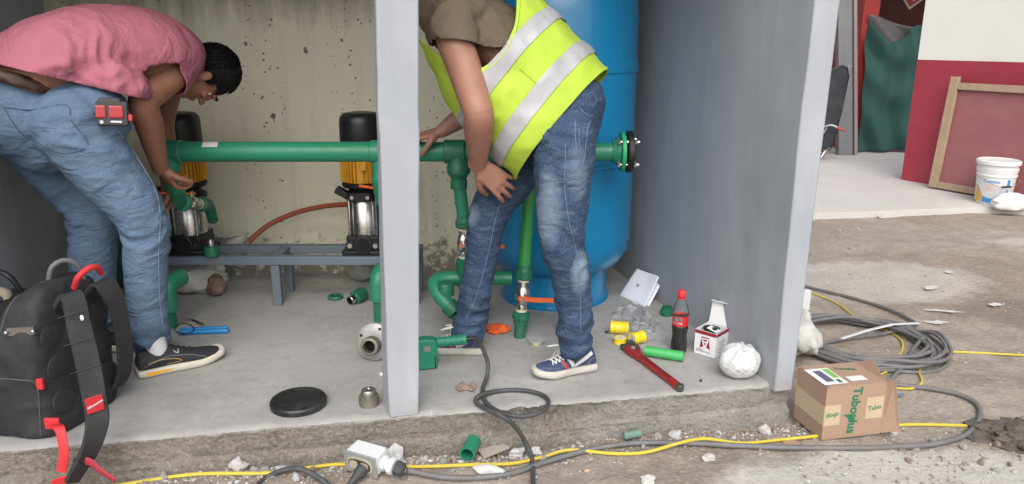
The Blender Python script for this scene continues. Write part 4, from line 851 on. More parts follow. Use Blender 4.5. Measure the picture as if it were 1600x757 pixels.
folds(sh, [(AY(150, 110, 2.5), .22, .8), (AY(215, 115, 2.7), .14, .8)], .017, (11, 11, 6), 15, .12)
pa, pb = AY(-10, 97, 2.45), AY(240, 158, 2.6); pn_ = (pb - pa).cross(V(-.30, .38, .02)).normalized(); pn_ = pn_ if pn_.z < 0 else -pn_
sh = bisect(sh, pa, pn_)
d_ = (elR - shR).normalized(); cR = shR.lerp(elR, .22); sh = bisect(sh, cR, d_, cR + d_ * .05, .115)
d_ = (elL - shL).normalized(); cL = shL.lerp(elL, .4); sh = bisect(sh, cL, d_, cL + d_ * .05, .12)
t = NT('pink jersey'); t.set('Base Color', t.mix(t.noise(5, 5), (.39, .13, .18), (.47, .16, .22))); t.set('Roughness', .9); t.set('Specular IOR Level', .2); rdg = t.math('ABSOLUTE', t.math('SUBTRACT', t.noise(6, 3, .5, t.map((2, 2, 1), (0, .6, .4)), .7), .5)); n = t.bump(t.noise(300, 2), .2, .001); t.bump(rdg, .5, .04, n); PINK = t.mat
shirt1 = obj('polo_shirt', sh, PINK, man, ang=180); shirt1.modifiers.new('t', 'SOLIDIFY').thickness = .004
# belt between hem and jeans
bl_ = MB(); bl_.limb([AY(5, 124, 2.545), AY(40, 152, 2.57)], [(.190, .157), (.195, .165)], 34, side=S1, sub=3)
bp1, bp2 = AY(0, 106, 2.42), AY(72, 128, 2.42); bn = (bp2 - bp1).cross(V(-.30, .38, .02)).normalized(); bn = bn if bn.z < 0 else -bn
bl_ = bisect(bisect(bl_, bp1 + bn * .040, bn), bp1, -bn)
obj('belt', bl_, mat('dark brown leather', (.045, .018, .012), .5), man, ang=180).modifiers.new('t', 'SOLIDIFY').thickness = .004
# body
b1 = MB(); hM1 = frame(AY(334, 112, 2.99), V(.60, -.62, .45), y=V(.30, .10, -.95))
hz_ = V(.84, .40, .02).normalized(); hy_ = V(-.02, .12, -1); hy_ = (hy_ - hz_ * hy_.dot(hz_)).normalized(); hx_ = hy_.cross(hz_); hc = AY(322, 117, 2.98)
hM1 = Matrix(((hx_.x, hy_.x, hz_.x, hc.x), (hx_.y, hy_.y, hz_.y, hc.y), (hx_.z, hy_.z, hz_.z, hc.z), (0, 0, 0, 1)))
head(b1, hM1, .98)
b1.limb([AY(285, 98, 2.93), AY(306, 106, 2.96), AY(322, 110, 2.98)], [.068, .060, .058], 20)
b1.limb(ch[:5], [(.15, .11), (.16, .12), (.17, .12), (.17, .11), (.10, .08)], 24, side=S1)
b1.limb([AY(255, 98, 2.88), shR, shR.lerp(elR, .5), elR, elR.lerp(wrR, .3), elR.lerp(wrR, .75), wrR], [.075, .064, .056, .050, .049, .037, .030], 22)
b1.limb([AY(265, 95, 2.98), shL, shL.lerp(elL, .5), elL, elL.lerp(wrL, .35), wrL], [.07, .06, .05, .045, .043, .028], 20)
hand(b1, wrR, (wrR - elR).normalized() * .7 + V(.25, .25, -.25), V(.5, .6, .3), V(.6, .2, .5), (.7, .7, .5), .05, .4, 1.0)
hand(b1, wrL, (wrL - elL).normalized() * .7 + V(-.15, -.1, -.4), V(-.4, -.6, .1), V(-.3, -.6, .5), (.6, .6, .4), .05, .4, 1.0)
for hp_, kn, an in (('hipR', 'kneeR', 'ankR'), ('hipL', 'kneeL', 'ankL')): b1.limb([AY(45, 180, 2.6), J1[hp_], J1[kn], J1[an], V(J1[an].x, J1[an].y, .14)], [.12, .09, .06, .040, .03], 16)
b1 = remesh(b1, .0042, 3)
obj('body', b1, SK1, man, ang=180)
hair_on(hM1, man, HAIR, 5); face_bits(hM1, man, HAIR)
# shoes
SOLE1 = mat('off white foam sole', (.60, .56, .47), .7, dirt=.3, dcol=(.30, .27, .23), dsc=14); UP1 = mat('charcoal knit upper', (.022, .023, .028), .75, var=.25, bump=.3, bsc=250)
h_, t_ = AZ(216, 588, 0), AZ(350, 556, 0)
u1, M1, L1, T1 = shoe(man, 'shoe', h_, t_, .002, UP1, SOLE1)
sd = -1 if (M1.to_3x3() @ V(0, -1, 0)).y < 0 else 1
GOLD = mat('gold piping', (.55, .36, .10), .5, bump=0)
stripe(u1, 'gold_piping', T1, M1, [(L1 * .10, .052), (L1 * .25, .058), (L1 * .42, .050), (L1 * .46, .038), (L1 * .30, .036)], [.0025] * 5, sd, GOLD)
stripe(u1, 'panel_stripe', T1, M1, [(L1 * .05, .040), (L1 * .3, .064), (L1 * .55, .055), (L1 * .74, .036)], [.002] * 4, sd, mat('grey piping', (.16, .15, .14), .6))
stripe(u1, 'tongue_mark', T1, M1, [(L1 * .40, .080), (L1 * .42, .072), (L1 * .45, .070), (L1 * .455, .079)], [.004] * 4, sd, mat('silver mark', (.35, .35, .36), .4))
ym = MB(); ym.prism([(L1 * .03, .008), (L1 * .12, .006), (L1 * .30, .013), (L1 * .36, .018), (L1 * .2, .020), (L1 * .06, .017)], M1 @ frame(V(0, sd * .047, 0), X_, z=V(0, sd, 0)) if sd < 0 else M1, .001)
ym = MB(); ym.add([M1 @ V(x * L1, sd * (.0455 + .002 * math.sin(x * 6)) * (L1 / .28) if x > .06 else sd * .042, z) for x, z in ((.03, .010), (.10, .007), (.22, .010), (.34, .016), (.22, .021), (.10, .020))], [(0, 1, 2, 3, 4, 5)])
stc = MB(); rowz = [(.02, .009, .016), (.08, .007, .020), (.16, .007, .021), (.26, .010, .020), (.36, .014, .0175)]
def solew(x): return float(np.interp(x, [0, .03, .12, .24, .34, .44, .56, .70, .84], [.030, .036, .038, .037, .037, .040, .045, .048, .044])) * L1 / .28 + .0062
stc.add([M1 @ V(x * L1, sd * solew(x) - .004 * math.sin(x * 3), z) for x, a, b in rowz for z in (a, b)], [(2 * i, 2 * i + 1, 2 * i + 3, 2 * i + 2) for i in range(len(rowz) - 1)])
obj('yellow_insert', stc, mat('yellow foam insert', (.75, .40, .04), .6), u1, ang=180, fix=False)
lc = MB()
for k in range(4): x = L1 * (.42 + .065 * k); P = [topshoe(T1, M1, x, y, .002) for y in (-.024, -.012, 0, .012, .024)]; lc.tube([q for q in P if q is not None], .0022, 6)
obj('laces', lc, mat('black lace', (.015, .015, .016), .8), u1)
an = V(J1['ankR'].x, J1['ankR'].y, 0); sk_ = MB().limb([h_.lerp(t_, .24) + V(0, 0, .05), h_.lerp(t_, .24) + V(0, 0, .10), V(J1['ankR'].x, J1['ankR'].y, .17)], [.036, .037, .045], 18); obj('sock', sk_, SOCK, man)
hl2 = V(J1['ankL'].x - .06, J1['ankL'].y - .02, 0); u2, *_ = shoe(man, 'shoe', hl2, hl2 + V(.26, .06, 0), .002, UP1, SOLE1)
obj('sock', MB().limb([hl2.lerp(hl2 + V(.26, .06, 0), .25) + V(0, 0, .05), V(J1['ankL'].x, J1['ankL'].y, .14)], [.044, .045], 16), SOCK, man)
# tape measure clipped at his hip
pt, nn = hit(jt, 176, 178, .025)
if pt is None: pt = AY(176, 174, 2.45)
tm = thing('tape_measure', pt - V(0, 0, .045), 'red and black tape measure clipped to the belt of the man in pink', 'tape measure')
Mt = frame(pt, V(.93, .36, -.06), z=V(.33, -.93, .12))
obj('case', remesh(MB().box((0, 0, 0), (.092, .078, .048)).box((-.006, .03, 0), (.06, .04, .046)), .004, 4).xf(Mt), mat('charcoal rubber', (.035, .034, .036), .6), tm)
for x0, x1 in ((-.046, -.016), (-.008, .034)): obj('red_panel', remesh(MB().box(((x0 + x1) / 2, .005, .018), (x1 - x0, .040, .022)), .0025, 3).xf(Mt), mat('glossy red case', (.38, .02, .025), .35), tm)
obj('hook', MB().box((.050, -.012, 0), (.016, .022, .03)).xf(Mt), REDP, tm, bevel=.003)
obj('lettering', text('TAPE', .011, .0004, .02).xf(Mt @ Matrix.Translation((.014, -.026, .0245))) if False else MB().box((.012, -.026, .0247), (.032, .006, .001)).box((.012, -.0275, .0253), (.02, .002, .001)).xf(Mt), mat('pale print', (.6, .6, .6), .5), tm)
obj('screw', MB().cyl(Mt @ V(-.03, -.028, .022), Mt @ V(-.03, -.028, .0265), .006, n=12), STEEL, tm)

# ---- man in the high-visibility vest, bent towards the pipe
man2 = thing('person', V(.0, 2.66, 0), 'man in yellow reflective vest and blue jeans leaning over with a hand on his knee', 'person')
S2 = V(.28, .96, 0).normalized()                              # across his body
SK2 = skinmat('brown skin', (.34, .165, .115))
hipN = AY(884, 215, 2.56); knN = AY(878, 372, 2.51); anN = AY(897, 505, 2.55); hmN = AY(901, 549, 2.565)
hipF = AY(838, 215, 2.80); knF = AY(764, 335, 2.78); anF = AY(738, 485, 2.78); hmF = AY(730, 527, 2.765)
j2 = MB()
j2.limb([AY(903, 160, 2.68), AY(888, 195, 2.68), AY(868, 230, 2.68)], [(.160, .098), (.168, .110), (.15, .11)], 30, side=S2)
j2.limb([hipN, hipN.lerp(knN, .5) + V(-.005, -.01, 0), knN, knN.lerp(anN, .45) + V(.012, 0, 0), anN, hmN], [.105, .096, .078, .068, .060, .061], 26)
j2.limb([hipF, hipF.lerp(knF, .5), knF, knF.lerp(anF, .45), anF, hmF], [.105, .092, .074, .063, .058, .062], 26)
j2 = remesh(j2, .0075, 3)
folds(j2, [(anN + V(0, 0, -.02), .12, 1.1), (knN + V(0, 0, -.03), .11, .6), (hipN + V(-.02, -.06, -.05), .12, .6), (anF, .11, .8), (knF, .10, .5)], .020, (9, 9, 19), 25, .13)
j2 = bisect(j2, hmN, V(.25, 0, -1), hmN, .13); j2 = bisect(j2, hmF, V(-.1, 0, -1), hmF, .13)
rel = lambda p: tuple(Vector(p) - V(.0, 2.66, 0))
DEN2 = denim('mid blue denim', (.020, .043, .095), (.27, .34, .42), [(rel(AY(848, 330, 2.43)), .07, .17, .55), (rel(AY(908, 425, 2.47)), .045, .09, .6), (rel(AY(735, 335, 2.74)), .05, .05, .5), (rel(AY(900, 270, 2.46)), .05, .10, .35)])
jeans2 = obj('jeans', j2, DEN2, man2, ang=180); jeans2.modifiers.new('t', 'SOLIDIFY').thickness = .003
jt2 = bvh(j2); TH2 = mat('light blue stitching', (.13, .18, .28), .8, bump=0)
stitch('seam', jt2, [(884, 225), (882, 290), (890, 350), (902, 400), (906, 450), (908, 520)], jeans2, TH2, .0014)
stitch('seam', jt2, [(800, 285), (778, 330), (762, 400), (745, 460), (728, 500)], jeans2, TH2, .0014)
stitch('pocket_edge', jt2, [(899, 190), (899, 215), (903, 245), (909, 262), (914, 240), (918, 205), (922, 190)], jeans2, TH2, .0014, 4)
stitch('pocket_edge', jt2, [(905, 200), (905, 225), (909, 245)], jeans2, TH2, .0012, 4)
stitch('waistband', jt2, [(905, 168), (915, 178), (926, 182)], jeans2, TH2, .0014, 4)
# t-shirt
ts = MB(); tor = [AY(893, 165, 2.68), AY(850, 125, 2.69), AY(795, 80, 2.71), AY(735, 40, 2.74), AY(695, 12, 2.77), AY(672, -8, 2.79)]
ts.limb(tor, [(.15, .10), (.16, .115), (.185, .13), (.19, .13), (.15, .11), (.08, .07)], 32, side=S2)
sN = AY(704, 38, 2.545); eN = AY(748, 178, 2.46); wN = AY(747, 258, 2.60)
sF = AY(735, 35, 2.97); eF = AY(738, 172, 3.03); wF = AY(690, 205, 3.00)
ts.limb([AY(735, 32, 2.66), sN, sN.lerp(eN, .42)], [.10, .083, .072], 22); ts.limb([AY(735, 32, 2.84), sF, sF.lerp(eF, .5)], [.10, .08, .07], 22)
ts = remesh(ts, .008, 4)
folds(ts, [(sN, .2, .8), (AY(770, 60, 2.55), .15, .9)], .011, (14, 10, 14), 33, .15)
d_ = (eN - sN).normalized(); c_ = AY(718, 72, 2.53); ts = bisect(ts, c_, (d_ + V(-.35, 0, -.25)).normalized(), c_ + d_ * .07, .13)
d_ = (eF - sF).normalized(); c_ = sF.lerp(eF, .40); ts = bisect(ts, c_, d_, c_ + d_ * .05, .11)
ts = bisect(ts, tor[-1] + (tor[-1] - tor[-2]) * .2, tor[-1] - tor[-2])
obj('t_shirt', ts, mat('olive brown jersey', (.135, .105, .075), .9, var=.12, bump=.25, bsc=300, bd=.001, spec=.2), man2, ang=180).modifiers.new('t', 'SOLIDIFY').thickness = .004
# vest: a loose shell round the torso, cut out at the armholes
t = NT('yellow mesh vest'); vv = t.vor(330, rnd=.25); dk = t.ramp(vv, [(.18, .55), (.42, 0)])
t.set('Base Color', t.mix(dk, t.mix(t.noise(9, 4), (.40, .56, .04), (.47, .63, .065)), (.20, .34, .02))); t.set('Roughness', .75); t.bump(vv, .3, .0012); VMESH = t.mat
t = NT('yellow solid vest'); c = t.mix(t.noise(6, 4), (.40, .56, .04), (.47, .63, .065)); c = t.mix(t.ramp(t.noise(7, 5, .7), [(.60, 0), (.78, .35)]), c, (.22, .27, .06)); t.set('Base Color', c); t.set('Roughness', .7); t.bump(t.noise(25, 4), .25, .004); VSOL = t.mat
t = NT('silver reflective tape'); c = t.mix(t.noise(12, 5, .65), (.36, .355, .37), (.50, .495, .51)); c = t.mix(t.ramp(t.noise(30, 4), [(.55, 0), (.8, .4)]), c, (.22, .21, .22)); t.set('Base Color', c); t.set('Roughness', .5); t.set('Metallic', .15); t.bump(t.noise(40, 4), .2, .003); TAPE = t.mat
# stations along the torso: (back edge pixel, front edge pixel, half width)
VST = [((945, 112), (812, 276), .205), ((918, 78), (784, 252), .21), ((892, 48), (756, 222), .215), ((866, 18), (728, 192), .22), ((838, -8), (702, 150), .215), ((808, -28), (682, 108), .205), ((780, -42), (664, 72), .19), ((752, -52), (650, 40), .16)]
VQ = spline([list(a) + list(b) + [c] for a, b, c in VST], 20); NV = len(VQ); NP = 176
def vpt(i, ph, off=0):
    a0, a1, b0, b1, hw = VQ[i]; pa_, pb_ = AY(a0, a1, 2.69), AY(b0, b1, 2.69); c = (pa_ + pb_) / 2; e = (pb_ - pa_) / 2; L = e.length; e = e.normalized()
    ca, sa = math.cos(ph), math.sin(ph); ca2 = math.copysign(abs(ca) ** .9, ca)
    wid = hw * (1 - .35 * max(0, ca) ** 2)                     # narrower where it hangs free in front
    return c + e * ((L + off) * ca2) - S2 * ((wid + off) * math.copysign(abs(sa) ** .85, sa))
arm_poly = [(800, -60), (808, -5), (805, 40), (790, 72), (760, 104), (738, 112), (716, 106), (692, 92), (660, 66), (636, 40), (636, -60)]
def inpoly(x, y, P):
    r_ = False; j = len(P) - 1
    for i in range(len(P)):
        if (P[i][1] > y) != (P[j][1] > y) and x < (P[j][0] - P[i][0]) * (y - P[i][1]) / (P[j][1] - P[i][1]) + P[i][0]: r_ = not r_
        j = i
    return r_
gridv = [[vpt(i, 2 * math.pi * k / NP) for k in range(NP)] for i in range(NV)]
allv = np.array([q for row in gridv for q in row]); wr = .010 * fbm(allv * np.array([7, 5, 7]), 3, 66) + .006 * (1 - 2 * np.abs(vn(allv * np.array([16, 6, 9]), 67)))
cen = np.array([np.mean([gridv[i][k] for k in range(NP)], axis=0) for i in range(NV)]).repeat(NP, 0); dirs = allv - cen; dirs /= np.linalg.norm(dirs, axis=1, keepdims=True); allv = allv + dirs * wr[:, None]
vest = MB(); vest.v = [tuple(q) for q in allv]
def front_solid(i, k): ph = 2 * math.pi * k / NP; return math.cos(ph) > -.10
for i in range(NV - 1):
    for k in range(NP):
        f = (i * NP + k, i * NP + (k + 1) % NP, (i + 1) * NP + (k + 1) % NP, (i + 1) * NP + k); c = np.mean([allv[q] for q in f], 0); mid_ = AY(*px(c), 2.69)
        sn_ = abs(math.sin(2 * math.pi * (k + .5) / NP))
        if (sn_ > .25 or math.cos(2 * math.pi * k / NP) > 0) and inpoly(*px(c), arm_poly): continue
        vest.f.append(f); vest.m.append(1 if front_solid(i, k) else 0)
ec = {}
for f in vest.f:
    for a, b in zip(f, f[1:] + f[:1]): ec[frozenset((a, b))] = ec.get(frozenset((a, b)), 0) + 1
nb = {}
for e_, n_3 in ec.items():
    if n_3 == 1:
        a, b = tuple(e_); nb.setdefault(a, []).append(b); nb.setdefault(b, []).append(a)
for it in range(14):                                          # even out the cut edges
    new = {a: (allv[a] + sum(allv[b] for b in bs) / len(bs)) / 2 for a, bs in nb.items()}
    for a, q in new.items(): allv[a] = q
used = sorted({q for f in vest.f for q in f}); mp = {o_: k for k, o_ in enumerate(used)}; vfull = allv; vest.v = [tuple(allv[q]) for q in used]; vest.f = [tuple(mp[q] for q in f) for f in vest.f]
vo = obj('safety_vest', vest, [VMESH, VSOL], man2, ang=180, fix=True); vo.modifiers.new('t', 'SOLIDIFY').thickness = .003
def band(i0, i1, parent, m, off, thick=.002):
    mb = MB(); ii = list(range(i0, i1 + 1)); off_v = vfull + dirs * off
    mb.v = [tuple(off_v[i * NP + k]) for i in ii for k in range(NP)]
    for a in range(len(ii) - 1):
        for k in range(NP):
            c = np.mean([off_v[(ii[a] + da) * NP + (k + dk_) % NP] for da in (0, 1) for dk_ in (0, 1)], 0)
            if abs(math.sin(2 * math.pi * (k + .5) / NP)) > .25 and inpoly(*px(c), arm_poly): continue
            mb.f.append((a * NP + k, a * NP + (k + 1) % NP, (a + 1) * NP + (k + 1) % NP, (a + 1) * NP + k))
    mb.m = [0] * len(mb.f); return mb
obj('reflective_band', band(15, 28, vo, TAPE, .005), TAPE, vo, ang=180); obj('reflective_band', band(50, 63, vo, TAPE, .005), TAPE, vo, ang=180)
obj('hem_binding', band(0, 2, vo, VSOL, .004), VSOL, vo, ang=180)
# edge binding round the near armhole
bt_ = bvh(vest); 
stitch('armhole_binding', bt_, [(812, -3), (809, 30), (800, 62), (780, 92), (752, 114)], vo, VSOL, .004, 8, .002)
stitch('seam', bt_, [(812, 108), (828, 122), (846, 138)], vo, mat('dark yellow seam', (.22, .34, .02), .8, bump=0), .0012, 4)
# body
b2 = MB(); hz2 = V(-.80, .10, .42).normalized(); hy2 = V(-.35, .15, -.95); hy2 = (hy2 - hz2 * hy2.dot(hz2)).normalized(); hx2 = hy2.cross(hz2); hc2 = AY(628, -58, 2.84)
hM2 = Matrix(((hx2.x, hy2.x, hz2.x, hc2.x), (hx2.y, hy2.y, hz2.y, hc2.y), (hx2.z, hy2.z, hz2.z, hc2.z), (0, 0, 0, 1)))
head(b2, hM2, .98); b2.limb([tor[4], AY(665, -20, 2.80), AY(645, -42, 2.83)], [.066, .058, .057], 20)
b2.limb(tor[:5], [(.13, .09), (.14, .10), (.15, .105), (.14, .10), (.08, .07)], 24, side=S2)
b2.limb([AY(735, 32, 2.66), sN, sN.lerp(eN, .5), sN.lerp(eN, .85), eN, eN.lerp(wN, .25), eN.lerp(wN, .7), wN], [.075, .062, .056, .051, .049, .050, .038, .029], 24)
b2.limb([AY(735, 32, 2.84), sF, sF.lerp(eF, .5), eF, eF.lerp(wF, .35), wF], [.07, .06, .05, .044, .042, .028], 20)
fd = (AY(795, 325, 2.63) - wN); hand(b2, wN, V(.15, .04, -.135), V(.25, .85, -.35), V(-.4, .1, -.6), (.22, .38, .28), .16, .35, 1.1)
hand(b2, wF, (V(wF.x - .12, HY - .01, HZ + .055) - wF), V(.0, .25, -1), V(.1, -1, .0), (.5, .6, .5), .06, .5, 1.0)
for a_, k_, n_2 in ((hipN, knN, anN), (hipF, knF, anF)): b2.limb([AY(880, 195, 2.68), a_, k_, n_2, V(n_2.x, n_2.y + .005, .12)], [.09, .075, .052, .034, .024], 16)
b2 = remesh(b2, .004, 3); obj('body', b2, SK2, man2, ang=180)
hair_on(hM2, man2, HAIR, 9); face_bits(hM2, man2, HAIR)
# shoes
UP2 = mat('navy suede upper', (.035, .055, .125), .85, var=.25, sc_=20, bump=.3, bsc=200, dirt=.35, dcol=(.20, .21, .23), dsc=12); SOLE2 = mat('grubby white sole', (.52, .49, .44), .75, dirt=.45, dcol=(.25, .22, .19), dsc=14)
WST = mat('white leather stripe', (.68, .68, .69), .6, dirt=.15); RST = mat('faded red stripe', (.42, .07, .08), .7); LACE = mat('white lace', (.68, .67, .64), .85, bump=.2); GSU = mat('grey blue suede', (.13, .155, .19), .9, dirt=.4, dcol=(.25, .25, .25))
def sneaker(hl, te, loops):
    u_, M_, L_, T_ = shoe(man2, 'shoe', hl, te, .002, UP2, SOLE2); sd_ = -1 if (M_.to_3x3() @ V(0, -1, 0)).y < 0 else 1
    stripe(u_, 'white_stripe', T_, M_, [(L_ * .47, .070), (L_ * .42, .050), (L_ * .38, .030)], [.016, .015, .014], sd_, WST)
    stripe(u_, 'white_stripe', T_, M_, [(L_ * .37, .032), (L_ * .22, .056), (L_ * .07, .076)], [.014, .013, .012], sd_, WST)
    stripe(u_, 'red_stripe', T_, M_, [(L_ * .57, .060), (L_ * .53, .045), (L_ * .47, .029)], [.012, .012, .012], sd_, RST)
    stripe(u_, 'toe_patch', T_, M_, [(L_ * .62, .032), (L_ * .75, .034), (L_ * .88, .034), (L_ * .96, .033)], [.012, .016, .014, .008], sd_, GSU)
    stripe(u_, 'heel_patch', T_, M_, [(L_ * .01, .040), (L_ * .08, .040), (L_ * .14, .034)], [.03, .03, .012], sd_, GSU)
    lc = MB()
    for k in range(6):
        x = L_ * (.40 + .058 * k)
        for sg in (1, -1):
            P = [topshoe(T_, M_, x + sg * (q - .5) * L_ * .05, -.022 + .044 * q, .0025) for q in (0, .25, .5, .75, 1)]; lc.tube([q for q in P if q is not None], .0026, 6, sub=2)
    kt = topshoe(T_, M_, L_ * .37, 0, .006)
    for dx, dy, dz in loops:
        e_ = M_.to_3x3() @ V(dx, dy, dz); sd3 = M_.to_3x3() @ V(0, .02, 0); lc.tube([kt, kt + e_ * .5 + sd3 * .6 + V(0, 0, .012), kt + e_, kt + e_ * .55 - sd3 * .8 + V(0, 0, -.004), kt], .0026, 6, sub=6)
    for dy in (-.035, -.055):
        P = [kt, kt + (M_.to_3x3() @ V(.03, dy * .6, .0)), M_ @ V(L_ * .58, dy, .045), M_ @ V(L_ * .70, dy * 1.1, .03)]; lc.tube(P, .0024, 6, sub=6)
    obj('laces', lc, LACE, u_); return u_
def out(p, q): return Vector(p) - (Vector(q) - Vector(p)).normalized() * 0
sneaker(AZ(926, 576, 0), AZ(833, 592, 0), [(.055, -.035, -.006), (.09, -.015, .008)])
sneaker(AZ(753, 552, 0), AZ(661, 549, 0), [(.06, -.03, -.004), (.07, .03, .0)])
for a_, h_2 in ((anN, hmN), (anF, hmF)): obj('sock', MB().limb([V(h_2.x - .01, h_2.y, .085), V(h_2.x, h_2.y, .125)], [.028, .030], 16), mat('dark sock', (.03, .03, .04), .9), man2)

# ------------------------------------------------------------ backpack on the slab edge
bpo = V(-1.46, 2.23, 0)
wd_ = V(.17, .985, 0).normalized(); nb_ = V(.985, -.17, 0)     # along the strap panel; out of it
MBp = frame(AZ(76, 700, 0).lerp(AZ(207, 610, 0), .5) + V(0, 0, .0), nb_, z=Z_)   # local x out, y away from the camera, z up
FAB = mat('black woven nylon', (.020, .019, .022), .72, var=.3, sc_=20, bump=.35, bsc=330, bd=.001, dirt=.3, dcol=(.075, .068, .066), dsc=5)
FABG = mat('charcoal padded mesh', (.024, .022, .024), .8, var=.25, bump=.4, bsc=260, bd=.001, dirt=.3, dcol=(.085, .075, .075), dsc=6)
REDW2 = mat('red webbing', (.55, .025, .03), .65, var=.12, bump=.2, bsc=200)
pk = thing('backpack', V(*(MBp @ V(-.12, 0, 0))), 'black backpack with red straps and patch on the slab edge at left', 'backpack')
bm_ = MB(); st = [(.0, .155, .135, -.135), (.03, .178, .145, -.145), (.16, .182, .142, -.145), (.28, .178, .115, -.118), (.37, .160, .085, -.09), (.43, .13, .06, -.07), (.47, .085, .03, -.055)]
rings = [[MBp @ V(cx + dx * math.copysign(abs(math.cos(a)) ** .5, math.cos(a)), wy * math.copysign(abs(math.sin(a)) ** .5, math.sin(a)), z) for a in np.linspace(0, 2 * math.pi, 44, endpoint=False)] for z, wy, dx, cx in [tuple(q) for q in spline(st, 5)]]
bm_.loft(rings); bm_.limb([MBp @ V(-.27, -.12, .06), MBp @ V(-.28, 0, .08), MBp @ V(-.27, .12, .06)], [(.06, .06), (.07, .06), (.06, .06)], 16)
bm_ = remesh(bm_, .007, 5); a_ = bm_.arr(); push(bm_, .006 * fbm(a_ * 9, 3, 5) + .004 * (1 - 2 * np.abs(vn(a_ * 13, 6)))); body = obj('body', bm_, FAB, pk, ang=180)
tb = bvh(bm_)
def pan(y, z, off=.006):                                       # point on the strap panel
    o_ = MBp @ V(.3, y, z); q = tb.ray_cast(o_, -nb_); return q[0] + nb_ * off if q[0] is not None else MBp @ V(-.05, y, z)
# back padding
for y0, y1 in ((-.15, -.03), (.03, .15)):
    for z0, z1 in ((.06, .16), (.18, .27), (.29, .36)): obj('back_padding', MB().ell(pan((y0 + y1) / 2, (z0 + z1) / 2, -.003), (.009, .056, .046), MBp.to_3x3(), 14), FABG, pk)
def strap(name, L, wds, th, m, parent=pk, side=wd_): P = spline([list(p) + [w_] for p, w_ in zip(L, wds)], 8); return obj(name, MB().ribbon([Vector(p[:3]) for p in P], side, [float(p[3]) for p in P], th), m, parent, ang=50)
E = 0
sN_ = strap('shoulder_strap', [pan(-.06, .40, .0), AY(112, 462, 2.13), AY(124, 510, 2.10), AY(138, 570, 2.06), AY(148, 625, 2.03), AY(152, 660, 2.0), AY(142, 700, 1.985), AY(122, 735, 1.985), AY(112, 752, 1.985)], [.05, .062, .066, .066, .064, .062, .055, .046, .04], .018, FABG, side=V(.75, .66, .1))
for u, v, Y in ((119, 492, 2.105), (128, 535, 2.08), (138, 578, 2.055)):
    c_ = AY(u, v, Y); obj('strap_stitch', MB().tube([c_ + V(-.032, -.028, .004) + V(0, -.012, 0), c_ + V(.03, .022, .012) + V(0, -.012, 0)], .0012, 5), mat('grey thread', (.055, .048, .046), .8), sN_)
strap('shoulder_strap', [pan(.07, .40, .0), AY(160, 442, 2.30), AY(180, 470, 2.32), AY(190, 510, 2.33), AY(195, 550, 2.34), AY(193, 585, 2.35), AY(183, 603, 2.36), AY(172, 605, 2.36)], [.05, .07, .06, .055, .055, .05, .04, .03], .014, FABG, side=V(.5, .85, .1))
pc_ = AY(148, 632, 2.018); Mp = frame(pc_ + V(.004, -.012, 0), V(.72, .62, .14), y=V(-.06, -.1, 1)); Mp = frame(AY(148, 632, 2.0), V(.72, .66, .05), y=V(-.05, -.12, 1))
obj('red_patch', MB().box((0, 0, 0), (.046, .050, .003)).xf(Mp), REDW2, sN_, bevel=.001); obj('lettering', text('Milwaukee', .0105, .0004, .02, .3).xf(Mp @ Matrix.Translation((0, 0, .0022)) @ Matrix.Rotation(.3, 4, 'Z')), mat('white print', (.72, .70, .70), .6, bump=0), sN_, fix=False)
obj('strap_button', MB().ell(AY(128, 497, 2.085), (.006, .003, .009), n=12), WHITEP, sN_)
# grey carry loop, red loop, red webbing, buckles
obj('carry_loop', MB().tube([AY(76, 445, 2.26), AY(80, 420, 2.26), AY(96, 408, 2.28), AY(114, 410, 2.30), AY(128, 424, 2.32), AY(132, 440, 2.33)], .0085, 10, sub=6), mat('grey rubber loop', (.13, .13, .135), .6), pk, ang=60)
obj('carry_loop', MB().tube([AY(116, 450, 2.22), AY(122, 434, 2.21), AY(138, 420, 2.23), AY(152, 418, 2.26), AY(158, 427, 2.29)], .0095, 10, sub=6), REDW2, pk, ang=60)
obj('red_webbing', MB().ribbon([Vector(q) for q in spline([AY(80, 662, 2.07), AY(92, 668, 2.02), AY(98, 690, 2.0), AY(100, 712, 1.99), AY(96, 738, 1.985)], 6)], V(1, .15, 0), [.02, .026, .03, .03, .028] and .028, .003), REDW2, pk, ang=60)
obj('buckle', MB().box(AY(82, 662, 2.055), (.045, .012, .036)), REDW2, pk, bevel=.004)
sp_, _n = hit(tb, 12, 519, .007); sp2, _n = hit(tb, 54, 517, .007)
if sp_ is not None and sp2 is not None:
    obj('metal_plate', MB().ribbon([sp_, sp_.lerp(sp2, .33), sp_.lerp(sp2, .66), sp2], Z_, .026, .006), mat('dull nickel plate', (.28, .26, .24), .4, .8), pk)
    for q in (sp_, sp2): obj('rivet', MB().ell(q + V(.0, -.008, 0), .006, n=10), CHROME, pk)
tp_, _n = hit(tb, 63, 600, .002)
if tp_ is not None: obj('red_tab', MB().box(tp_, (.02, .012, .035)), REDW2, pk, bevel=.002)
strap('pull_strap', [AY(120, 722, 1.98), AY(140, 722, 1.975), AY(156, 735, 1.97), AY(180, 751, 1.96)], [.024, .03, .026, .022], .004, mat('dark red webbing', (.36, .03, .05), .7), side=V(.2, -.2, 1))
obj('slider', MB().box(AY(125, 722, 1.982), (.035, .016, .02)), BLACK, pk, bevel=.002); strap('pull_strap', [AY(112, 748, 1.985), AY(95, 752, 1.985), AY(82, 756, 1.985)], [.03, .028, .02], .006, REDW2, side=V(0, -.2, 1))
stitch('pocket_seam', tb, [(0, 592), (30, 594), (56, 600), (62, 640), (64, 690)], pk, mat('grey piping line', (.07, .065, .065), .7), .0025, 6); stitch('zip', tb, [(0, 520), (14, 480), (40, 452), (70, 440)], pk, mat('grey piping line', (.07, .065, .065), .7), .003, 6)
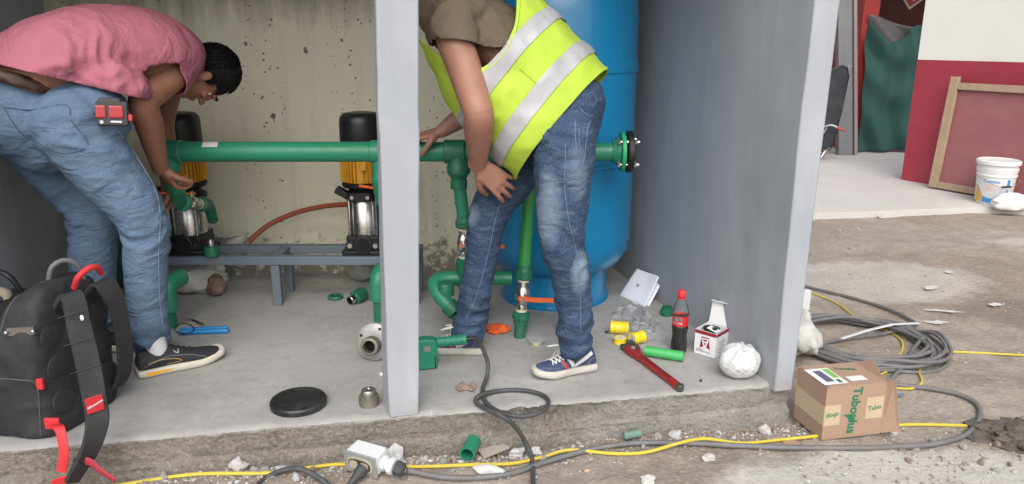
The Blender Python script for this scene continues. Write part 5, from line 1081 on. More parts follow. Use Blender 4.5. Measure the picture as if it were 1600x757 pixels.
# second bag at the left edge of the picture
c_ = AZ(2, 560, 0); c_ = V(-1.76 + .02, 2.46, 0); tbg = thing('tool_bag', V(-1.72, 2.42, 0), 'black tool bag with metal buckle half hidden behind the backpack', 'bag')
tb2 = MB(); rings = [[V(-1.74 + .19 * sc2 * math.copysign(abs(math.cos(a)) ** .6, math.cos(a)), 2.46 + .13 * sc2 * math.copysign(abs(math.sin(a)) ** .6, math.sin(a)), z) for a in np.linspace(0, 2 * math.pi, 36, endpoint=False)] for z, sc2 in ((.0, .92), (.02, 1.0), (.15, 1.02), (.26, .97), (.30, .85), (.345, .6), (.36, .3))]
tb2.loft(rings); tb2 = remesh(tb2, .008, 4); a_ = tb2.arr(); push(tb2, .006 * fbm(a_ * 9, 3, 55)); obj('body', tb2, FAB, tbg, ang=180)
tt = bvh(tb2); q, _n = hit(tt, 8, 462, .004)
obj('handle', MB().tube([AY(-30, 430, 2.36), AY(-8, 424, 2.34), AY(14, 432, 2.34), AY(32, 455, 2.35), AY(40, 480, 2.36)], .009, 8, sub=6), BLACK, tbg)
if q is not None: obj('cloth', crumple(q + V(-.01, .0, -.02), (.035, .03, .05), 8, .2, 2, 3), mat('cream cloth', (.45, .40, .30), .85, bump=.4, bsc=40), tbg, ang=180); obj('buckle', MB().cyl(q + V(.0, -.03, .0), q + V(0, -.036, 0), .011, n=16), CHROME, tbg)

# ------------------------------------------------------------ loose things on the slab
# blue plastic holder with ring of keys
a, b = AZ(282, 520, .01), AZ(354, 517, .01)
TB = mat('sky blue plastic', (.015, .22, .52), .35, var=.08); bt2 = thing('marker_pair', V(*AZ(318, 520, 0)), 'pair of blue plastic pipe tools with a black cord ring beside the black shoe', 'tool')
obj('holder', MB().limb([a + V(0, .02, .004), b + V(-.01, .02, .004)], [.010, .010], 12, 4), TB, bt2); obj('holder', MB().limb([a, b], [.0115, .0115], 14, 4), TB, bt2)
obj('cord', MB().tube([V(*AZ(288 + 15 * math.cos(k * math.pi / 8), 514 + 8 * math.sin(k * math.pi / 8), .014 + .012 * (1 - math.sin(k * math.pi / 8)))) for k in range(16)], .0022, 6, closed=True), BLACK, bt2)
ky = thing('key', V(*AZ(308, 505, 0)), 'small bright metal key lying behind the blue tools', 'key'); p0, p1 = AZ(300, 500, .006), AZ(318, 508, .006)
obj('blade', MB().ribbon([p0, p0.lerp(p1, .5), p1], V(0, 1, .3), .011, .0035), CHROME, ky); obj('bow', MB().lathe([(.006, 0), (.012, 0), (.012, .003), (.006, .003)], p0 + V(-.01, 0, -.002), Z_, 16), CHROME, ky)
# pipe fusion tool (green gun), cord
TG = mat('teal green tool body', (.012, .20, .115), .5, var=.12, bump=.15, dirt=.2, dcol=(.10, .18, .14))
c_ = AZ(672, 574, 0); ft = thing('fusion_tool', c_, 'green plastic pipe welding tool standing right of the pillar foot', 'tool')
Mf = frame(c_, V(.97, .22, 0), z=Z_)
obj('body', MB().prism([(-.075, 0), (-.03, 0), (-.004, .0), (.026, .004), (.030, .055), (.024, .115), (-.015, .122), (-.075, .118)], Mf @ Matrix.Rotation(R(90), 4, 'X') @ Matrix.Translation((0, 0, -.025)), .05), TG, ft, bevel=.006)
obj('label_plate', MB().box((-.012, -.0265, .085), (.026, .002, .022)).xf(Mf), mat('grey plate', (.2, .21, .2), .5), ft)
obj('foot_slot', MB().box((.018, -.0265, .03), (.004, .003, .05)).xf(Mf), mat('dark slot', (.005, .03, .02), .7), ft)
h0, h1 = Mf @ V(.025, 0, .098), Mf @ V(.135, 0, .100); hp_ = [(.017, 0)]
for k in range(9): hp_ += [(.020, .006 + k * .0105), (.020, .0125 + k * .0105), (.0175, .0130 + k * .0105), (.0175, .0160 + k * .0105)]
obj('handle', MB().lathe(hp_ + [(.021, .10), (.021, .112), (.012, .115)], h0, (h1 - h0), 24), TG, ft, ang=25)
hd_ = (h1 - h0).normalized(); obj('cord_grip', MB().lathe([(.011, 0), (.010, .01), (.0075, .045)], h0 + hd_ * .113, hd_, 12), BLACK, ft)
CORD = mat('dark grey rubber cord', (.055, .055, .058), .6, var=.2, dirt=.4, dcol=(.16, .15, .14), dsc=20)
z9 = lambda u, v, z=.008: AZ(u, v, z)
cp = [h0 + hd_ * .155, AY(752, 541, 2.60), AY(762, 566, 2.52), AZ(761, 588, .03), AZ(754, 610, .010), AZ(760, 630, .010), AZ(783, 645, .008), AZ(815, 651, .006), AZ(845, 644, .008), AZ(857, 629, .009), AZ(846, 617, .009), AZ(815, 610, .009), AZ(780, 611, .009), AZ(752, 617, .020), AZ(743, 627, .012), AZ(757, 638, .016), AZ(785, 651, .018), AZ(806, 668, -.03), AZ(822, 694, -.10), on(831, 722, .014), on(833, 757, .012), on(834, 800, .012)]
obj('power_cord', MB().tube(cp, .0078, 10, sub=7), CORD, ft)
# scraps on the floor
c_ = AZ(728, 606, .004); one('dry_leaf', MB().grid(lambda u, v: c_ + V((u - .5) * .075 * (1 - .5 * abs(v - .5)), (v - .5) * .075 * (.7 + .3 * math.sin(u * 9)), .004 + .004 * math.sin(u * 9 + v * 5)), 10, 10), mat('dry pinkish leaf', (.32, .22, .18), .8, var=.25), 'curled dry leaf on the slab right of the pillar', 'leaf', ang=180, fix=False).modifiers.new('t', 'SOLIDIFY').thickness = .0015
c_ = AZ(777, 520, 0); op = crumple(c_ + V(0, 0, .018), (.055, .034, .026), 31, .5, 2.3, 3, .003); one('snack_packet', op, mat('orange foil', (.68, .12, .025), .35, var=.25, sc_=25, bump=.3, bsc=40, bd=.006), 'crumpled orange foil packet between the feet of the man in the vest', 'wrapper', ang=25)
t_ = clear('clear plastic film', (.95, .96, .97), .20, .3)
MILK = mat('milky clear disc', (.62, .62, .60), .3, alpha=.5)
TAPEW = mat('white thread seal tape', (.66, .65, .58), .7)
def spool(name, p, ax, r_, L_, m, label, core=True, group=None):
    ax = Vector(ax).normalized(); th_ = thing(name, V(p[0], p[1], p[2] - r_), label, 'tape roll', group)
    pr = [(r_ * .92, 0), (r_, L_ * .03), (r_, L_ * .14), (r_ * .955, L_ * .17), (r_ * .955, L_ * .30), (r_ * .975, L_ * .32), (r_ * .955, L_ * .34), (r_ * .955, L_ * .83), (r_, L_ * .86), (r_, L_ * .97), (r_ * .92, L_), (r_ * .78, L_), (r_ * .76, L_ * .05), (r_ * .78, 0)]
    obj('shell', MB().lathe([*pr, pr[0]], Vector(p) - ax * L_ / 2, ax, 32, caps=False), m, th_, ang=30)
    obj('tape', MB().lathe([(r_ * .40, -.46 * L_), (r_ * .74, -.46 * L_), (r_ * .74, .46 * L_), (r_ * .40, .46 * L_), (r_ * .40, -.46 * L_)], p, ax, 28, caps=False), TAPEW, th_)
    obj('core', MB().lathe([(r_ * .30, -.49 * L_), (r_ * .42, -.49 * L_), (r_ * .42, .49 * L_), (r_ * .30, .49 * L_), (r_ * .30, -.49 * L_)], p, ax, 24, caps=False), mat('cream core', (.62, .58, .42), .6), th_); return th_
YELP = mat('glossy yellow plastic', (.80, .62, .03), .35, var=.06)
p = AZ(968, 512, .027); spool('tape_roll', V(p.x, p.y, .027), V(.97, -.2, 0), .027, .075, YELP, 'wide yellow tape roll lying on its side nearest the tank')
p = AZ(996, 528, .026); spool('tape_roll', V(p.x, p.y, .026), V(.86, .5, 0.0), .026, .058, YELP, 'yellow tape roll with its open cream end turned to the left')
p = AZ(969, 532, .012); spool('tape_roll', V(p.x, p.y, .0125), Z_, .027, .024, YELP, 'flat yellow tape roll standing on its end in front')
p = AZ(838, 538, .004); sp3 = thing('thread_spool', V(p.x, p.y, 0), 'clear plastic spool with cream tape lying left of the near sneaker', 'spool')
obj('flange', MB().lathe([(.008, 0), (.032, 0), (.032, .0025), (.008, .0025)], V(p.x, p.y, .002), Z_, 28), MILK, sp3); obj('flange', MB().lathe([(.008, 0), (.032, 0), (.032, .0025), (.008, .0025)], V(p.x, p.y, .021), Z_, 28), MILK, sp3); obj('tape', MB().lathe([(.006, .005), (.019, .005), (.019, .0205), (.006, .0205)], V(p.x, p.y, 0), Z_, 24), mat('cream tape', (.62, .60, .36), .6), sp3)
# pipe wrench
w0, w1 = AZ(982, 545, .012), AZ(1062, 606, .012); dx_ = (w1 - w0).normalized(); Mw = frame(w0, dx_, z=Z_); Lw = (w1 - w0).length
WRD = mat('chipped red enamel', (.30, .016, .018), .4, var=.25, sc_=30, bump=.2, dirt=.4, dcol=(.12, .05, .045), dsc=22)
wr_ = thing('pipe_wrench', V(w0.x, w0.y, 0), 'red pipe wrench with dark steel jaw lying on the slab', 'wrench')
obj('handle', MB().prism([(-.005, -.020), (.03, -.024), (.06, -.020), (.10, -.014), (Lw * .8, -.011), (Lw * .95, -.013), (Lw, -.006), (Lw, .006), (Lw * .95, .013), (Lw * .8, .012), (.10, .014), (.07, .021), (.03, .026), (-.005, .024)], Mw @ Matrix.Translation((0, 0, -.010)), .022), WRD, wr_, bevel=.004)
obj('handle_web', MB().prism([(.10, -.006), (Lw * .85, -.005), (Lw * .85, .005), (.10, .006)], Mw @ Matrix.Translation((0, 0, .0125)), .0015), mat('dark red recess', (.14, .012, .012), .6), wr_)
JAW = mat('dark forged steel', (.13, .125, .12), .45, .7, var=.3, bump=.3)
obj('handle_end', MB().cyl(Mw @ V(Lw, 0, -.0105), Mw @ V(Lw, 0, .0125), .0145, n=18), JAW, wr_, bevel=.002)
obj('hook_jaw', MB().prism([(.045, .018), (.052, .030), (.0, .046), (-.045, .052), (-.062, .044), (-.066, .024), (-.055, .022), (-.048, .034), (-.02, .030), (.02, .022)], Mw @ Matrix.Translation((0, 0, -.008)), .018), JAW, wr_, bevel=.003)
obj('heel_jaw', MB().prism([(-.03, -.022), (-.004, -.022), (-.004, .016), (-.03, .012)], Mw @ Matrix.Translation((0, 0, -.009)), .020), JAW, wr_, bevel=.002)
obj('adjusting_nut', MB().lathe([(.012 + .0015 * (k % 2), k * .0022) for k in range(9)], Mw @ V(.022, .006, .010), Mw.to_3x3() @ V(.9, .35, 0), 20), JAW, wr_)
# green pipe offcut
a, b = AZ(1008, 549, .019), AZ(1068, 558, .019); BG = mat('bright green tube', (.06, .40, .11), .4, var=.06)
def offcut(name, a, b, r_, m, label): return one(name, MB().lathe([(r_ * .82, 0), (r_, 0), (r_, (b - a).length), (r_ * .82, (b - a).length), (r_ * .82, 0)], a, b - a, 32, caps=False), m, label, 'pipe', ang=35)
offcut('pipe_offcut', a + V(0, 0, .002), b + V(0, 0, .002), .0195, BG, 'bright green plastic tube lying in front of the cola bottle')
# cola bottle
c_ = AZ(1060, 550, 0); bo = thing('soda_bottle', c_, 'half full dark cola bottle with red cap and red label', 'bottle')
pf = [(.026, .0), (.030, .004), (.0315, .02), (.0305, .045), (.028, .065), (.0285, .08), (.0315, .10), (.032, .112), (.0305, .114), (.0305, .155), (.032, .157), (.031, .170), (.026, .190), (.018, .210), (.0135, .222), (.0135, .232)]
tg = clear('clear bottle plastic', (.96, .97, .98), .03, .06)
obj('bottle', MB().lathe(pf, c_ + V(0, 0, .002), Z_, 32), tg, bo, ang=60)
obj('cola', MB().lathe([(r_ * .96, h) for r_, h in pf if h < .146] + [(.0294, .146), (.001, .146)], c_ + V(0, 0, .003), Z_, 32), mat('dark cola', (.006, .003, .002), .12, bump=0), bo, ang=60)
obj('label', MB().lathe([(.0311, .1145), (.0311, .155)], c_ + V(0, 0, .002), Z_, 40, caps=False), mat('red bottle label', (.55, .02, .025), .4, bump=0, var=.05), bo)
obj('cap', MB().lathe([(.0150, .232), (.0155, .234), (.0155, .254), (.014, .257), (.001, .257)], c_, Z_, 24), mat('red bottle cap', (.68, .035, .035), .4), bo); obj('neck_ring', MB().lathe([(.0165, .224), (.0165, .228)], c_, Z_, 20), mat('red bottle cap', (.68, .035, .035), .4), bo)
hc_ = math.atan2(-c_.x, -c_.y)
def wrapb(mb, ox, oz, off): mb.v = [(c_.x + (.0311 + off + z) * math.sin(hc_ - (ox + x) / .0311), c_.y + (.0311 + off + z) * math.cos(hc_ - (ox + x) / .0311), .002 + oz + y) for x, y, z in mb.v]; return mb
def octa(r_):
    a_, h_8 = r_ * math.cos(R(22.5)), r_ * math.sin(R(22.5)); hh = lambda x: a_ if abs(x) < h_8 else a_ - (abs(x) - h_8); return MB().grid(lambda u, v: V((2 * u - 1) * a_, (2 * v - 1) * hh((2 * u - 1) * a_), 0), 16, 2)
WP = mat('white print', (.72, .70, .70), .6, bump=0); BP = mat('black print', (.008, .008, .008), .5, bump=0)
for k, x in enumerate((-.0235, -.003)):
    obj('warning_seal_rim', wrapb(octa(.0098), x, .143, .0004), WP, bo, fix=False); obj('warning_seal', wrapb(octa(.0088), x, .143, .0007), BP, bo, fix=False); obj('lettering', wrapb(text('EXCESO', .0036, .0001), x, .1445, .0011), WP, bo, fix=False); obj('lettering', wrapb(text('CALORIAS' if k == 0 else 'AZUCARES', .0027, .0001), x, .1405, .0011), WP, bo, fix=False)
obj('white_strip', wrapb(MB().grid(lambda u, v: V(-.034 + .042 * u, -.003 + .005 * v, 0), 12, 1), 0, .1275, .0005), WP, bo, fix=False); obj('dark_strip', wrapb(MB().grid(lambda u, v: V(-.030 + .034 * u, -.0018 + .0026 * v, 0), 12, 1), 0, .1275, .0009), BP, bo, fix=False)
# small white carton with the red mark, lid open
A_, B_ = AZ(1084, 551, 0), AZ(1117, 561, 0); Cc = AZ(1143, 541, 0); ex = (B_ - A_); wx = ex.length; ex.normalize(); ey = V(-ex.y, ex.x, 0); wy = .105; hz3 = AY(1117, 523, B_.y).z
wx = .092; Mc = frame(A_, ex, z=Z_)
CW = mat('white carton', (.74, .74, .75), .6, var=.04, bump=.05); CR = mat('dark red print', (.27, .018, .03), .5, bump=0, var=.08)
ct = thing('carton', A_, 'small white carton with dark red mark and open lid', 'box')
obj('front_panel', MB().box((wx / 2, .001, hz3 / 2), (wx, .002, hz3)).xf(Mc), CW, ct); obj('side_panel', MB().box((wx - .001, wy / 2, hz3 / 2), (.002, wy - .006, hz3)).xf(Mc), CW, ct); obj('side_panel', MB().box((.001, wy / 2, hz3 / 2), (.002, wy - .006, hz3)).xf(Mc), CW, ct); obj('back_panel', MB().box((wx / 2, wy - .001, hz3 / 2), (wx, .002, hz3)).xf(Mc), CW, ct); obj('base', MB().box((wx / 2, wy / 2, .002), (wx - .006, wy - .006, .002)).xf(Mc), CW, ct)
ld_ = obj('lid', MB().box((0, 0, .045), (wx - .004, .002, .09)).xf(Mc @ Matrix.Translation((wx / 2, wy, hz3)) @ Matrix.Rotation(R(-14), 4, 'X')), CW, ct); obj('lid_tuck', MB().box((0, -.012, .09), (wx - .010, .026, .002)).xf(Mc @ Matrix.Translation((wx / 2, wy, hz3)) @ Matrix.Rotation(R(-14), 4, 'X')), CW, ld_)
obj('red_band', MB().box((wx / 2, -.0006, hz3 - .008), (wx, .001, .014)).xf(Mc), CR, ct); obj('red_band', MB().box((wx + .0006, wy / 2, hz3 - .008), (.001, wy - .006, .014)).xf(Mc), CR, ct)
Mk = Mc @ Matrix.Translation((wx * .50, -.0012, hz3 * .50)) @ Matrix.Rotation(R(90), 4, 'X')
def tri(P): return MB().prism(P, Mk, .0008)
obj('mark', tri([(-.022, -.020), (-.016, .018), (-.006, -.014)]), CR, ct); obj('mark', tri([(.006, -.014), (.016, .018), (.022, -.020)]), CR, ct); obj('mark', tri([(-.009, .016), (.009, .016), (.006, .010), (-.006, .010)]), CR, ct); obj('mark', tri([(-.004, .002), (.004, .002), (0, -.008)]), BP, ct)
obj('lettering', text('URREA', .0085, .0002, .03, wide=1.1).xf(Mk @ Matrix.Translation((0, .024, .0006))) if False else MB().box((0, .0245, .0005), (.034, .004, .0006)).xf(Mk), CR, ct)
for k, (ll_, yy) in enumerate(((.030, -.027), (.060, -.034))): obj('print_line', MB().box((-.036 + ll_ / 2, yy, .0005), (ll_, .0028, .0006)).xf(Mk), mat('grey print', (.28, .25, .26), .6, bump=0), ct)
obj('content', crumple(Mc @ V(wx * .5, wy * .45, hz3 - .004), (.034, .04, .012), 6, .2, 2, 3), BLACK, ct); obj('leaflet', MB().box((0, 0, 0), (.045, .035, .0015)).xf(Mc @ Matrix.Translation((wx * .68, wy * .3, hz3 + .004)) @ Matrix.Rotation(.25, 4, 'Y')), CW, ct)
for k in range(5): obj('print_line', MB().box((wx + .0012, wy * .45, hz3 * .62 - k * .011), (.0006, wy * .5 - .006 * (k % 3), .003)).xf(Mc), mat('grey print', (.28, .25, .26), .6, bump=0), ct)
# knotted bag of white powder
c_ = AZ(1153, 588, 0); pb_ = crumple(V(c_.x, c_.y, .062), (.077, .066, .066), 14, .06, 2.0, 5, .003, .02)
a_ = pb_.arr(); k_ = np.exp(-(((a_ - np.array([c_.x + .008, c_.y - .035, .112])) / np.array([.03, .03, .022])) ** 2).sum(1)); an_ = np.arctan2(a_[:, 1] - c_.y + .03, a_[:, 0] - c_.x - .008)
rad_ = np.hypot(a_[:, 0] - c_.x - .008, a_[:, 1] - c_.y + .03); a_[:, 2] += .006 * np.sin(an_ * 9) * np.clip(rad_ / .03, 0, 1) * (a_[:, 2] > .05) + .012 * k_; pb_.v = [tuple(q) for q in a_]
pw = thing('powder_bag', c_, 'knotted clear bag of white powder at the foot of the right wall', 'bag'); obj('bag', pb_, mat('milky plastic bag', (.60, .60, .59), .28, var=.12, sc_=18, bump=.6, bsc=28, bd=.012, spec=.6, dirt=.25, dcol=(.5, .5, .48)), pw, ang=180)
obj('knot', crumple(V(c_.x + .006, c_.y - .038, .122), (.016, .014, .012), 3, .5, 3, 3), mat('milky plastic bag', (.74, .74, .73), .30), pw, ang=60)
# folded paper leaning on the wall
P4 = [AZ(966, 462, 0), AZ(1007, 480, 0), AY(1032, 433, 3.38), AY(995, 420, 3.53)]; PAP = mat('white paper', (.76, .78, .84), .8, var=.04, bump=.08, bsc=20, bd=.01)
pp = thing('paper_sheets', P4[0], 'folded white paper sheets leaning against the foot of the right wall', 'paper')
def quad(P, u, v): return P[0].lerp(P[1], u).lerp(P[3].lerp(P[2], u), v)
nP = (P4[1] - P4[0]).cross(P4[3] - P4[0]).normalized(); nP = nP if nP.y < 0 else -nP
o_ = obj('sheet', MB().grid(lambda u, v: quad(P4, u, v) + nP * (.004 * math.sin(u * 5 + v * 2) + .006 * v * u), 12, 12), PAP, pp, ang=180, fix=False); o_.modifiers.new('t', 'SOLIDIFY').thickness = .0012
o_ = obj('sheet', MB().grid(lambda u, v: quad(P4, u * 1.03, v * .98) - nP * (.006 + .014 * u), 12, 12), PAP, pp, ang=180, fix=False); o_.modifiers.new('t', 'SOLIDIFY').thickness = .0012
obj('print', MB().grid(lambda u, v: quad(P4, .42 + .08 * u, .46 + .08 * v) + nP * .010, 2, 2), mat('grey ink', (.30, .31, .35), .7, sc_=300, var=.6), pp, fix=False)
# clear bags and the dark green fitting
def film(name, u0, v0, rx, ry, h, seed, label):
    c = AZ(u0, v0, 0); p_ = lambda u, v: c + V((u - .5) * 2 * rx, (v - .5) * 2 * ry, 0)
    n_ = 34; us = np.linspace(0, 1, n_ + 1); U, W_ = np.meshgrid(us, us); q = np.stack([U.ravel() * 5, W_.ravel() * 5, 0 * U.ravel() + seed], 1); hh = h * (.35 + np.abs(fbm(q, 3, seed)) * 1.1) * np.clip(1.3 - 1.3 * ((U.ravel() - .5) ** 2 + (W_.ravel() - .5) ** 2) / .3, 0.02, 1); jx = .012 * fbm(q * 1.3 + 7, 2, seed + 2)
    mb = MB(); mb.v = [(c.x + (u - .5) * 2 * rx + j, c.y + (v - .5) * 2 * ry + j, .004 + z) for u, v, z, j in zip(U.ravel(), W_.ravel(), hh, jx)]; mb.f = [(j * (n_ + 1) + i, j * (n_ + 1) + i + 1, (j + 1) * (n_ + 1) + i + 1, (j + 1) * (n_ + 1) + i) for j in range(n_) for i in range(n_)]; mb.m = [0] * len(mb.f)
    return one(name, mb, t_, label, 'bag', ang=180, fix=False)
film('plastic_bag', 1006, 520, .10, .10, .03, 3, 'flat clear plastic bag lying left of the cola bottle'); film('plastic_bag', 985, 496, .085, .05, .045, 11, 'clear crumpled plastic bag below the folded paper')
c_ = AZ(998, 500, .0); nu = thing('union_fitting', c_, 'clear plastic hexagonal fitting inside the crumpled bag', 'pipe fitting'); obj('nut', MB().lathe([(.016, 0), (.026, 0), (.026, .03), (.016, .03), (.016, 0)], c_ + V(0, .01, .004), Z_, 6, caps=False), mat('smoky clear plastic', (.30, .33, .36), .2, alpha=.6), nu); obj('collar', MB().lathe([(.013, .03), (.019, .03), (.019, .046), (.013, .046)], c_ + V(0, .01, .004), Z_, 18), mat('smoky clear plastic', (.30, .33, .36), .2, alpha=.6), nu)
c_ = AZ(1042, 494, 0); gf = thing('pipe_coupling', c_, 'dark green coupling on the floor behind the cola bottle', 'pipe fitting'); obj('body', MB().lathe([(.024, 0), (.028, .004), (.028, .024), (.023, .028), (.023, .040), (.018, .040), (.018, .006)], c_ + V(0, .01, 0), Z_, 22, caps=False), DGREEN, gf); obj('rim', MB().lathe([(.030, .008), (.030, .020)], c_ + V(0, .01, 0), Z_, 10), DGREEN, gf)
for k, (u, v, s_) in enumerate(((948, 521, .008), (876, 498, .008), (597, 588, .012), (603, 606, .009), (1095, 596, .006))):
    c_ = AZ(u, v, 0); one('crumb', crumple(c_ + V(0, 0, s_ * .6), (s_, s_, s_ * .7), 40 + k, .4, 2, 2), mat('white crumb' if k in (2, 3, 1) else 'dark crumb', (.65, .65, .64) if k in (2, 3, 1) else (.05, .045, .04), .8), ['small dark crumb left of the yellow tape rolls', 'small pale crumb between valve and near sneaker', 'white paper crumb left of the pillar, the farther one', 'white paper crumb left of the pillar, the nearer one', 'tiny dark crumb right of the pipe wrench'][k], 'crumb', ang=180)

# ------------------------------------------------------------ things on the yard in front and to the right
# cardboard box, open towards the right
CB = mat('brown cardboard', (.36, .235, .165), .8, var=.10, sc_=6, bump=.15, bsc=60, bd=.001, dirt=.12, dcol=(.28, .19, .13)); CG = mat('green box print', (.012, .16, .075), .7, bump=0, var=.05); PT = mat('beige packing tape', (.50, .39, .255), .35, bump=.1, bsc=30, bd=.003, var=.08)
Ob = on(1283, 690); Zb = Ob.z + .004; Ob = V(Ob.x, Ob.y, Zb); Er = AZ(1374, 678, Zb); El = AZ(1240, 652, Zb); ex = (Er - Ob).normalized(); wx = (Er - Ob).length; wy = (El - Ob).length; hb_ = AY(1275, 607, Ob.y).z - Zb
ey = (El - Ob).normalized(); Mx = Matrix(((ex.x, ey.x, 0, Ob.x), (ex.y, ey.y, 0, Ob.y), (ex.z, ey.z, 1, Ob.z), (0, 0, 0, 1)))
wy = max(wy, .17)
cbx = thing('cardboard_box', Ob, 'open brown cardboard box with green lettering beside the cable coil', 'box')
def cb_(c, d, name='panel', m=CB, par=None): return obj(name, MB().box(c, d).xf(Mx), m, par or cbx)
T_ = .004
cb_((wx / 2, T_ / 2, hb_ / 2), (wx, T_, hb_), 'front_panel'); cb_((wx / 2, wy - T_ / 2, hb_ / 2), (wx, T_, hb_), 'back_panel'); cb_((T_ / 2, wy / 2, hb_ / 2), (T_, wy - 2.2 * T_, hb_), 'end_panel'); cb_((wx / 2, wy / 2, T_ / 2), (wx - T_ * 2.2, wy - 2.2 * T_, T_), 'bottom_panel'); cb_((wx / 2 + T_, wy / 2, hb_ - T_ / 2 + .0015), (wx - 2 * T_, wy - .1 * T_, T_), 'top_panel')
def flap(P, name='flap'):
    n_ = (P[1] - P[0]).cross(P[2] - P[0]).normalized() * .0035; return obj(name, MB().add(P + [p + n_ for p in P], [tuple(range(len(P))), tuple(range(2 * len(P) - 1, len(P) - 1, -1))] + [(k, (k + 1) % len(P), len(P) + (k + 1) % len(P), len(P) + k) for k in range(len(P))]), CB, cbx, smooth=False)
B = lambda x, y, z: Mx @ V(x, y, z)
fr_ = AY(1400, 592, Er.y - .02); fr2 = AY(1405, 675, Er.y - .02)
flap([B(wx + .001, .002, hb_), fr_, fr2, B(wx + .001, .002, .002)]); flap([B(wx, .004, hb_ + .002), B(wx - .0, wy, hb_ + .002), AY(1363, 562, B(wx, wy, 0).y - .06)], 'flap'); flap([B(wx, .01, .006), B(wx, wy - .01, .006), B(wx + .085, wy - .03, .012), B(wx + .085, .02, .008)], 'flap')
FBx = Mx @ Matrix.Translation((wx * .53, -.0008, hb_ * .52)) @ Matrix.Rotation(R(90), 4, 'X')
obj('lettering', text('Tuboplus', .047, .0003, .03, wide=.98).xf(FBx @ Matrix.Translation((-.006, 0, 0)) @ Matrix.Rotation(R(-93), 4, 'Z')), CG, cbx, fix=False)
obj('leaf_mark', MB().prism([(-.05, -.014), (-.03, -.012), (-.012, -.030), (-.006, -.046), (-.020, -.036), (-.034, -.020)], FBx, .0006), CG, cbx); obj('leaf_mark', MB().prism([(-.028, -.020), (-.012, -.020), (.0, -.036), (-.002, -.046), (-.010, -.034)], FBx @ Matrix.Translation((0, 0, .0004)), .0006), CG, cbx)
for (x0, x1, z0, z1, tx_, ro) in ((.0, wx * .27, hb_ * .27, hb_ * .66, 'qop', 180), (wx * .70, wx - .001, hb_ * .33, hb_ * .74, 'Tubo', 0)):
    cb_(((x0 + x1) / 2, -.0006, (z0 + z1) / 2), (x1 - x0, .001, z1 - z0), 'packing_tape', PT); obj('lettering', text('Tubo' if ro == 0 else 'ubop', .024, .0002, .015).xf(Mx @ Matrix.Translation(((x0 + x1) / 2, -.0016, (z0 + z1) / 2)) @ Matrix.Rotation(R(90), 4, 'X') @ Matrix.Rotation(R(ro + 6), 4, 'Z')), CG, cbx, fix=False)
cb_((-.0008, wy * .5, hb_ * .46), (.001, wy, hb_ * .36), 'packing_tape', PT)
cb_((wx * .20, wy * .45, hb_ + .0042), (wx * .40, wy * .72, .001), 'paper_label', mat('white shipping label', (.72, .72, .70), .6, bump=0)); cb_((wx * .16, wy * .45, hb_ + .0052), (wx * .13, wy * .5, .0008), 'label_print', mat('purple grey print', (.10, .10, .17), .6, bump=0)); cb_((wx * .33, wy * .55, hb_ + .0052), (wx * .10, wy * .42, .0008), 'label_print', mat('lime print', (.20, .42, .10), .6, bump=0)); cb_((wx * .30, wy * .20, hb_ + .0052), (wx * .06, wy * .14, .0008), 'label_print', CG)
cb_((wx * .62, wy * .25, hb_ + .0042), (wx * .28, wy * .2, .001), 'tape_scrap', mat('white shipping label', (.72, .72, .70), .6)); obj('lettering', text('Tuboplus', .020, .0002, .02).xf(Mx @ Matrix.Translation((wx * .66, wy * .7, hb_ + .0045)) @ Matrix.Rotation(R(-12), 4, 'Z')), CG, cbx, fix=False)

# cables
GC = mat('grey cable sheath', (.14, .137, .137), .6, var=.18, sc_=14, bump=.1, dirt=.35, dcol=(.30, .27, .24), dsc=16); YC = mat('yellow cable sheath', (.60, .46, .05), .5, var=.12, dirt=.3, dcol=(.45, .36, .16), dsc=18)
# outlet box
ob = on(575, 748); Mo = frame(V(ob.x, ob.y, ob.z + .002), (on(604, 757) - on(540, 738)).normalized() * 1, z=Z_)
ob = on(566, 742); xo = V(.90, -.44, 0).normalized(); Mo = frame(V(ob.x, ob.y, ob.z + .004), xo, z=V(.0, -.12, 1)); OW = mat('white painted steel', (.66, .67, .68), .45, var=.08, bump=.1, dirt=.3, dcol=(.35, .33, .3), dsc=10)
ot = thing('outlet_box', ob, 'white metal outlet box with socket lying at the slab foot', 'outlet box')
obj('case', MB().box((0, .035, .036), (.115, .065, .068)).xf(Mo), OW, ot, bevel=.006); obj('cover_plate', MB().box((0, -.001, .036), (.122, .006, .076)).xf(Mo), mat('grey steel plate', (.33, .335, .34), .45, .3, dirt=.3), ot, bevel=.002)
MoF = Mo @ Matrix.Translation((0, -.0045, .036)) @ Matrix.Rotation(R(90), 4, 'X')
ovl = lambda a, b, n=24, pw=.7: [(a * math.copysign(abs(math.cos(k * 2 * math.pi / n)) ** pw, math.cos(k * 2 * math.pi / n)), b * math.copysign(abs(math.sin(k * 2 * math.pi / n)) ** pw, math.sin(k * 2 * math.pi / n))) for k in range(n)]
obj('socket_surround', MB().prism(ovl(.048, .026), MoF, .003), mat('aged ivory plastic', (.42, .38, .28), .5), ot); obj('socket_recess', MB().prism(ovl(.041, .020), MoF @ Matrix.Translation((0, 0, .0032)), .0015), mat('dark brown bakelite', (.05, .04, .03), .5), ot)
for k in (-1, 1): obj('outlet', MB().prism(ovl(.015, .014), MoF @ Matrix.Translation((k * .020, 0, .0048)), .003), mat('aged ivory plastic', (.42, .38, .28), .5), ot)
pl0 = MoF @ V(.020, 0, .007); pld = (MoF.to_3x3() @ V(-.25, -.45, 1)).normalized(); obj('plug', MB().lathe([(.017, 0), (.019, .008), (.019, .026), (.014, .034), (.010, .06)], pl0, pld, 14), mat('dark grey plug', (.05, .05, .053), .6), ot)
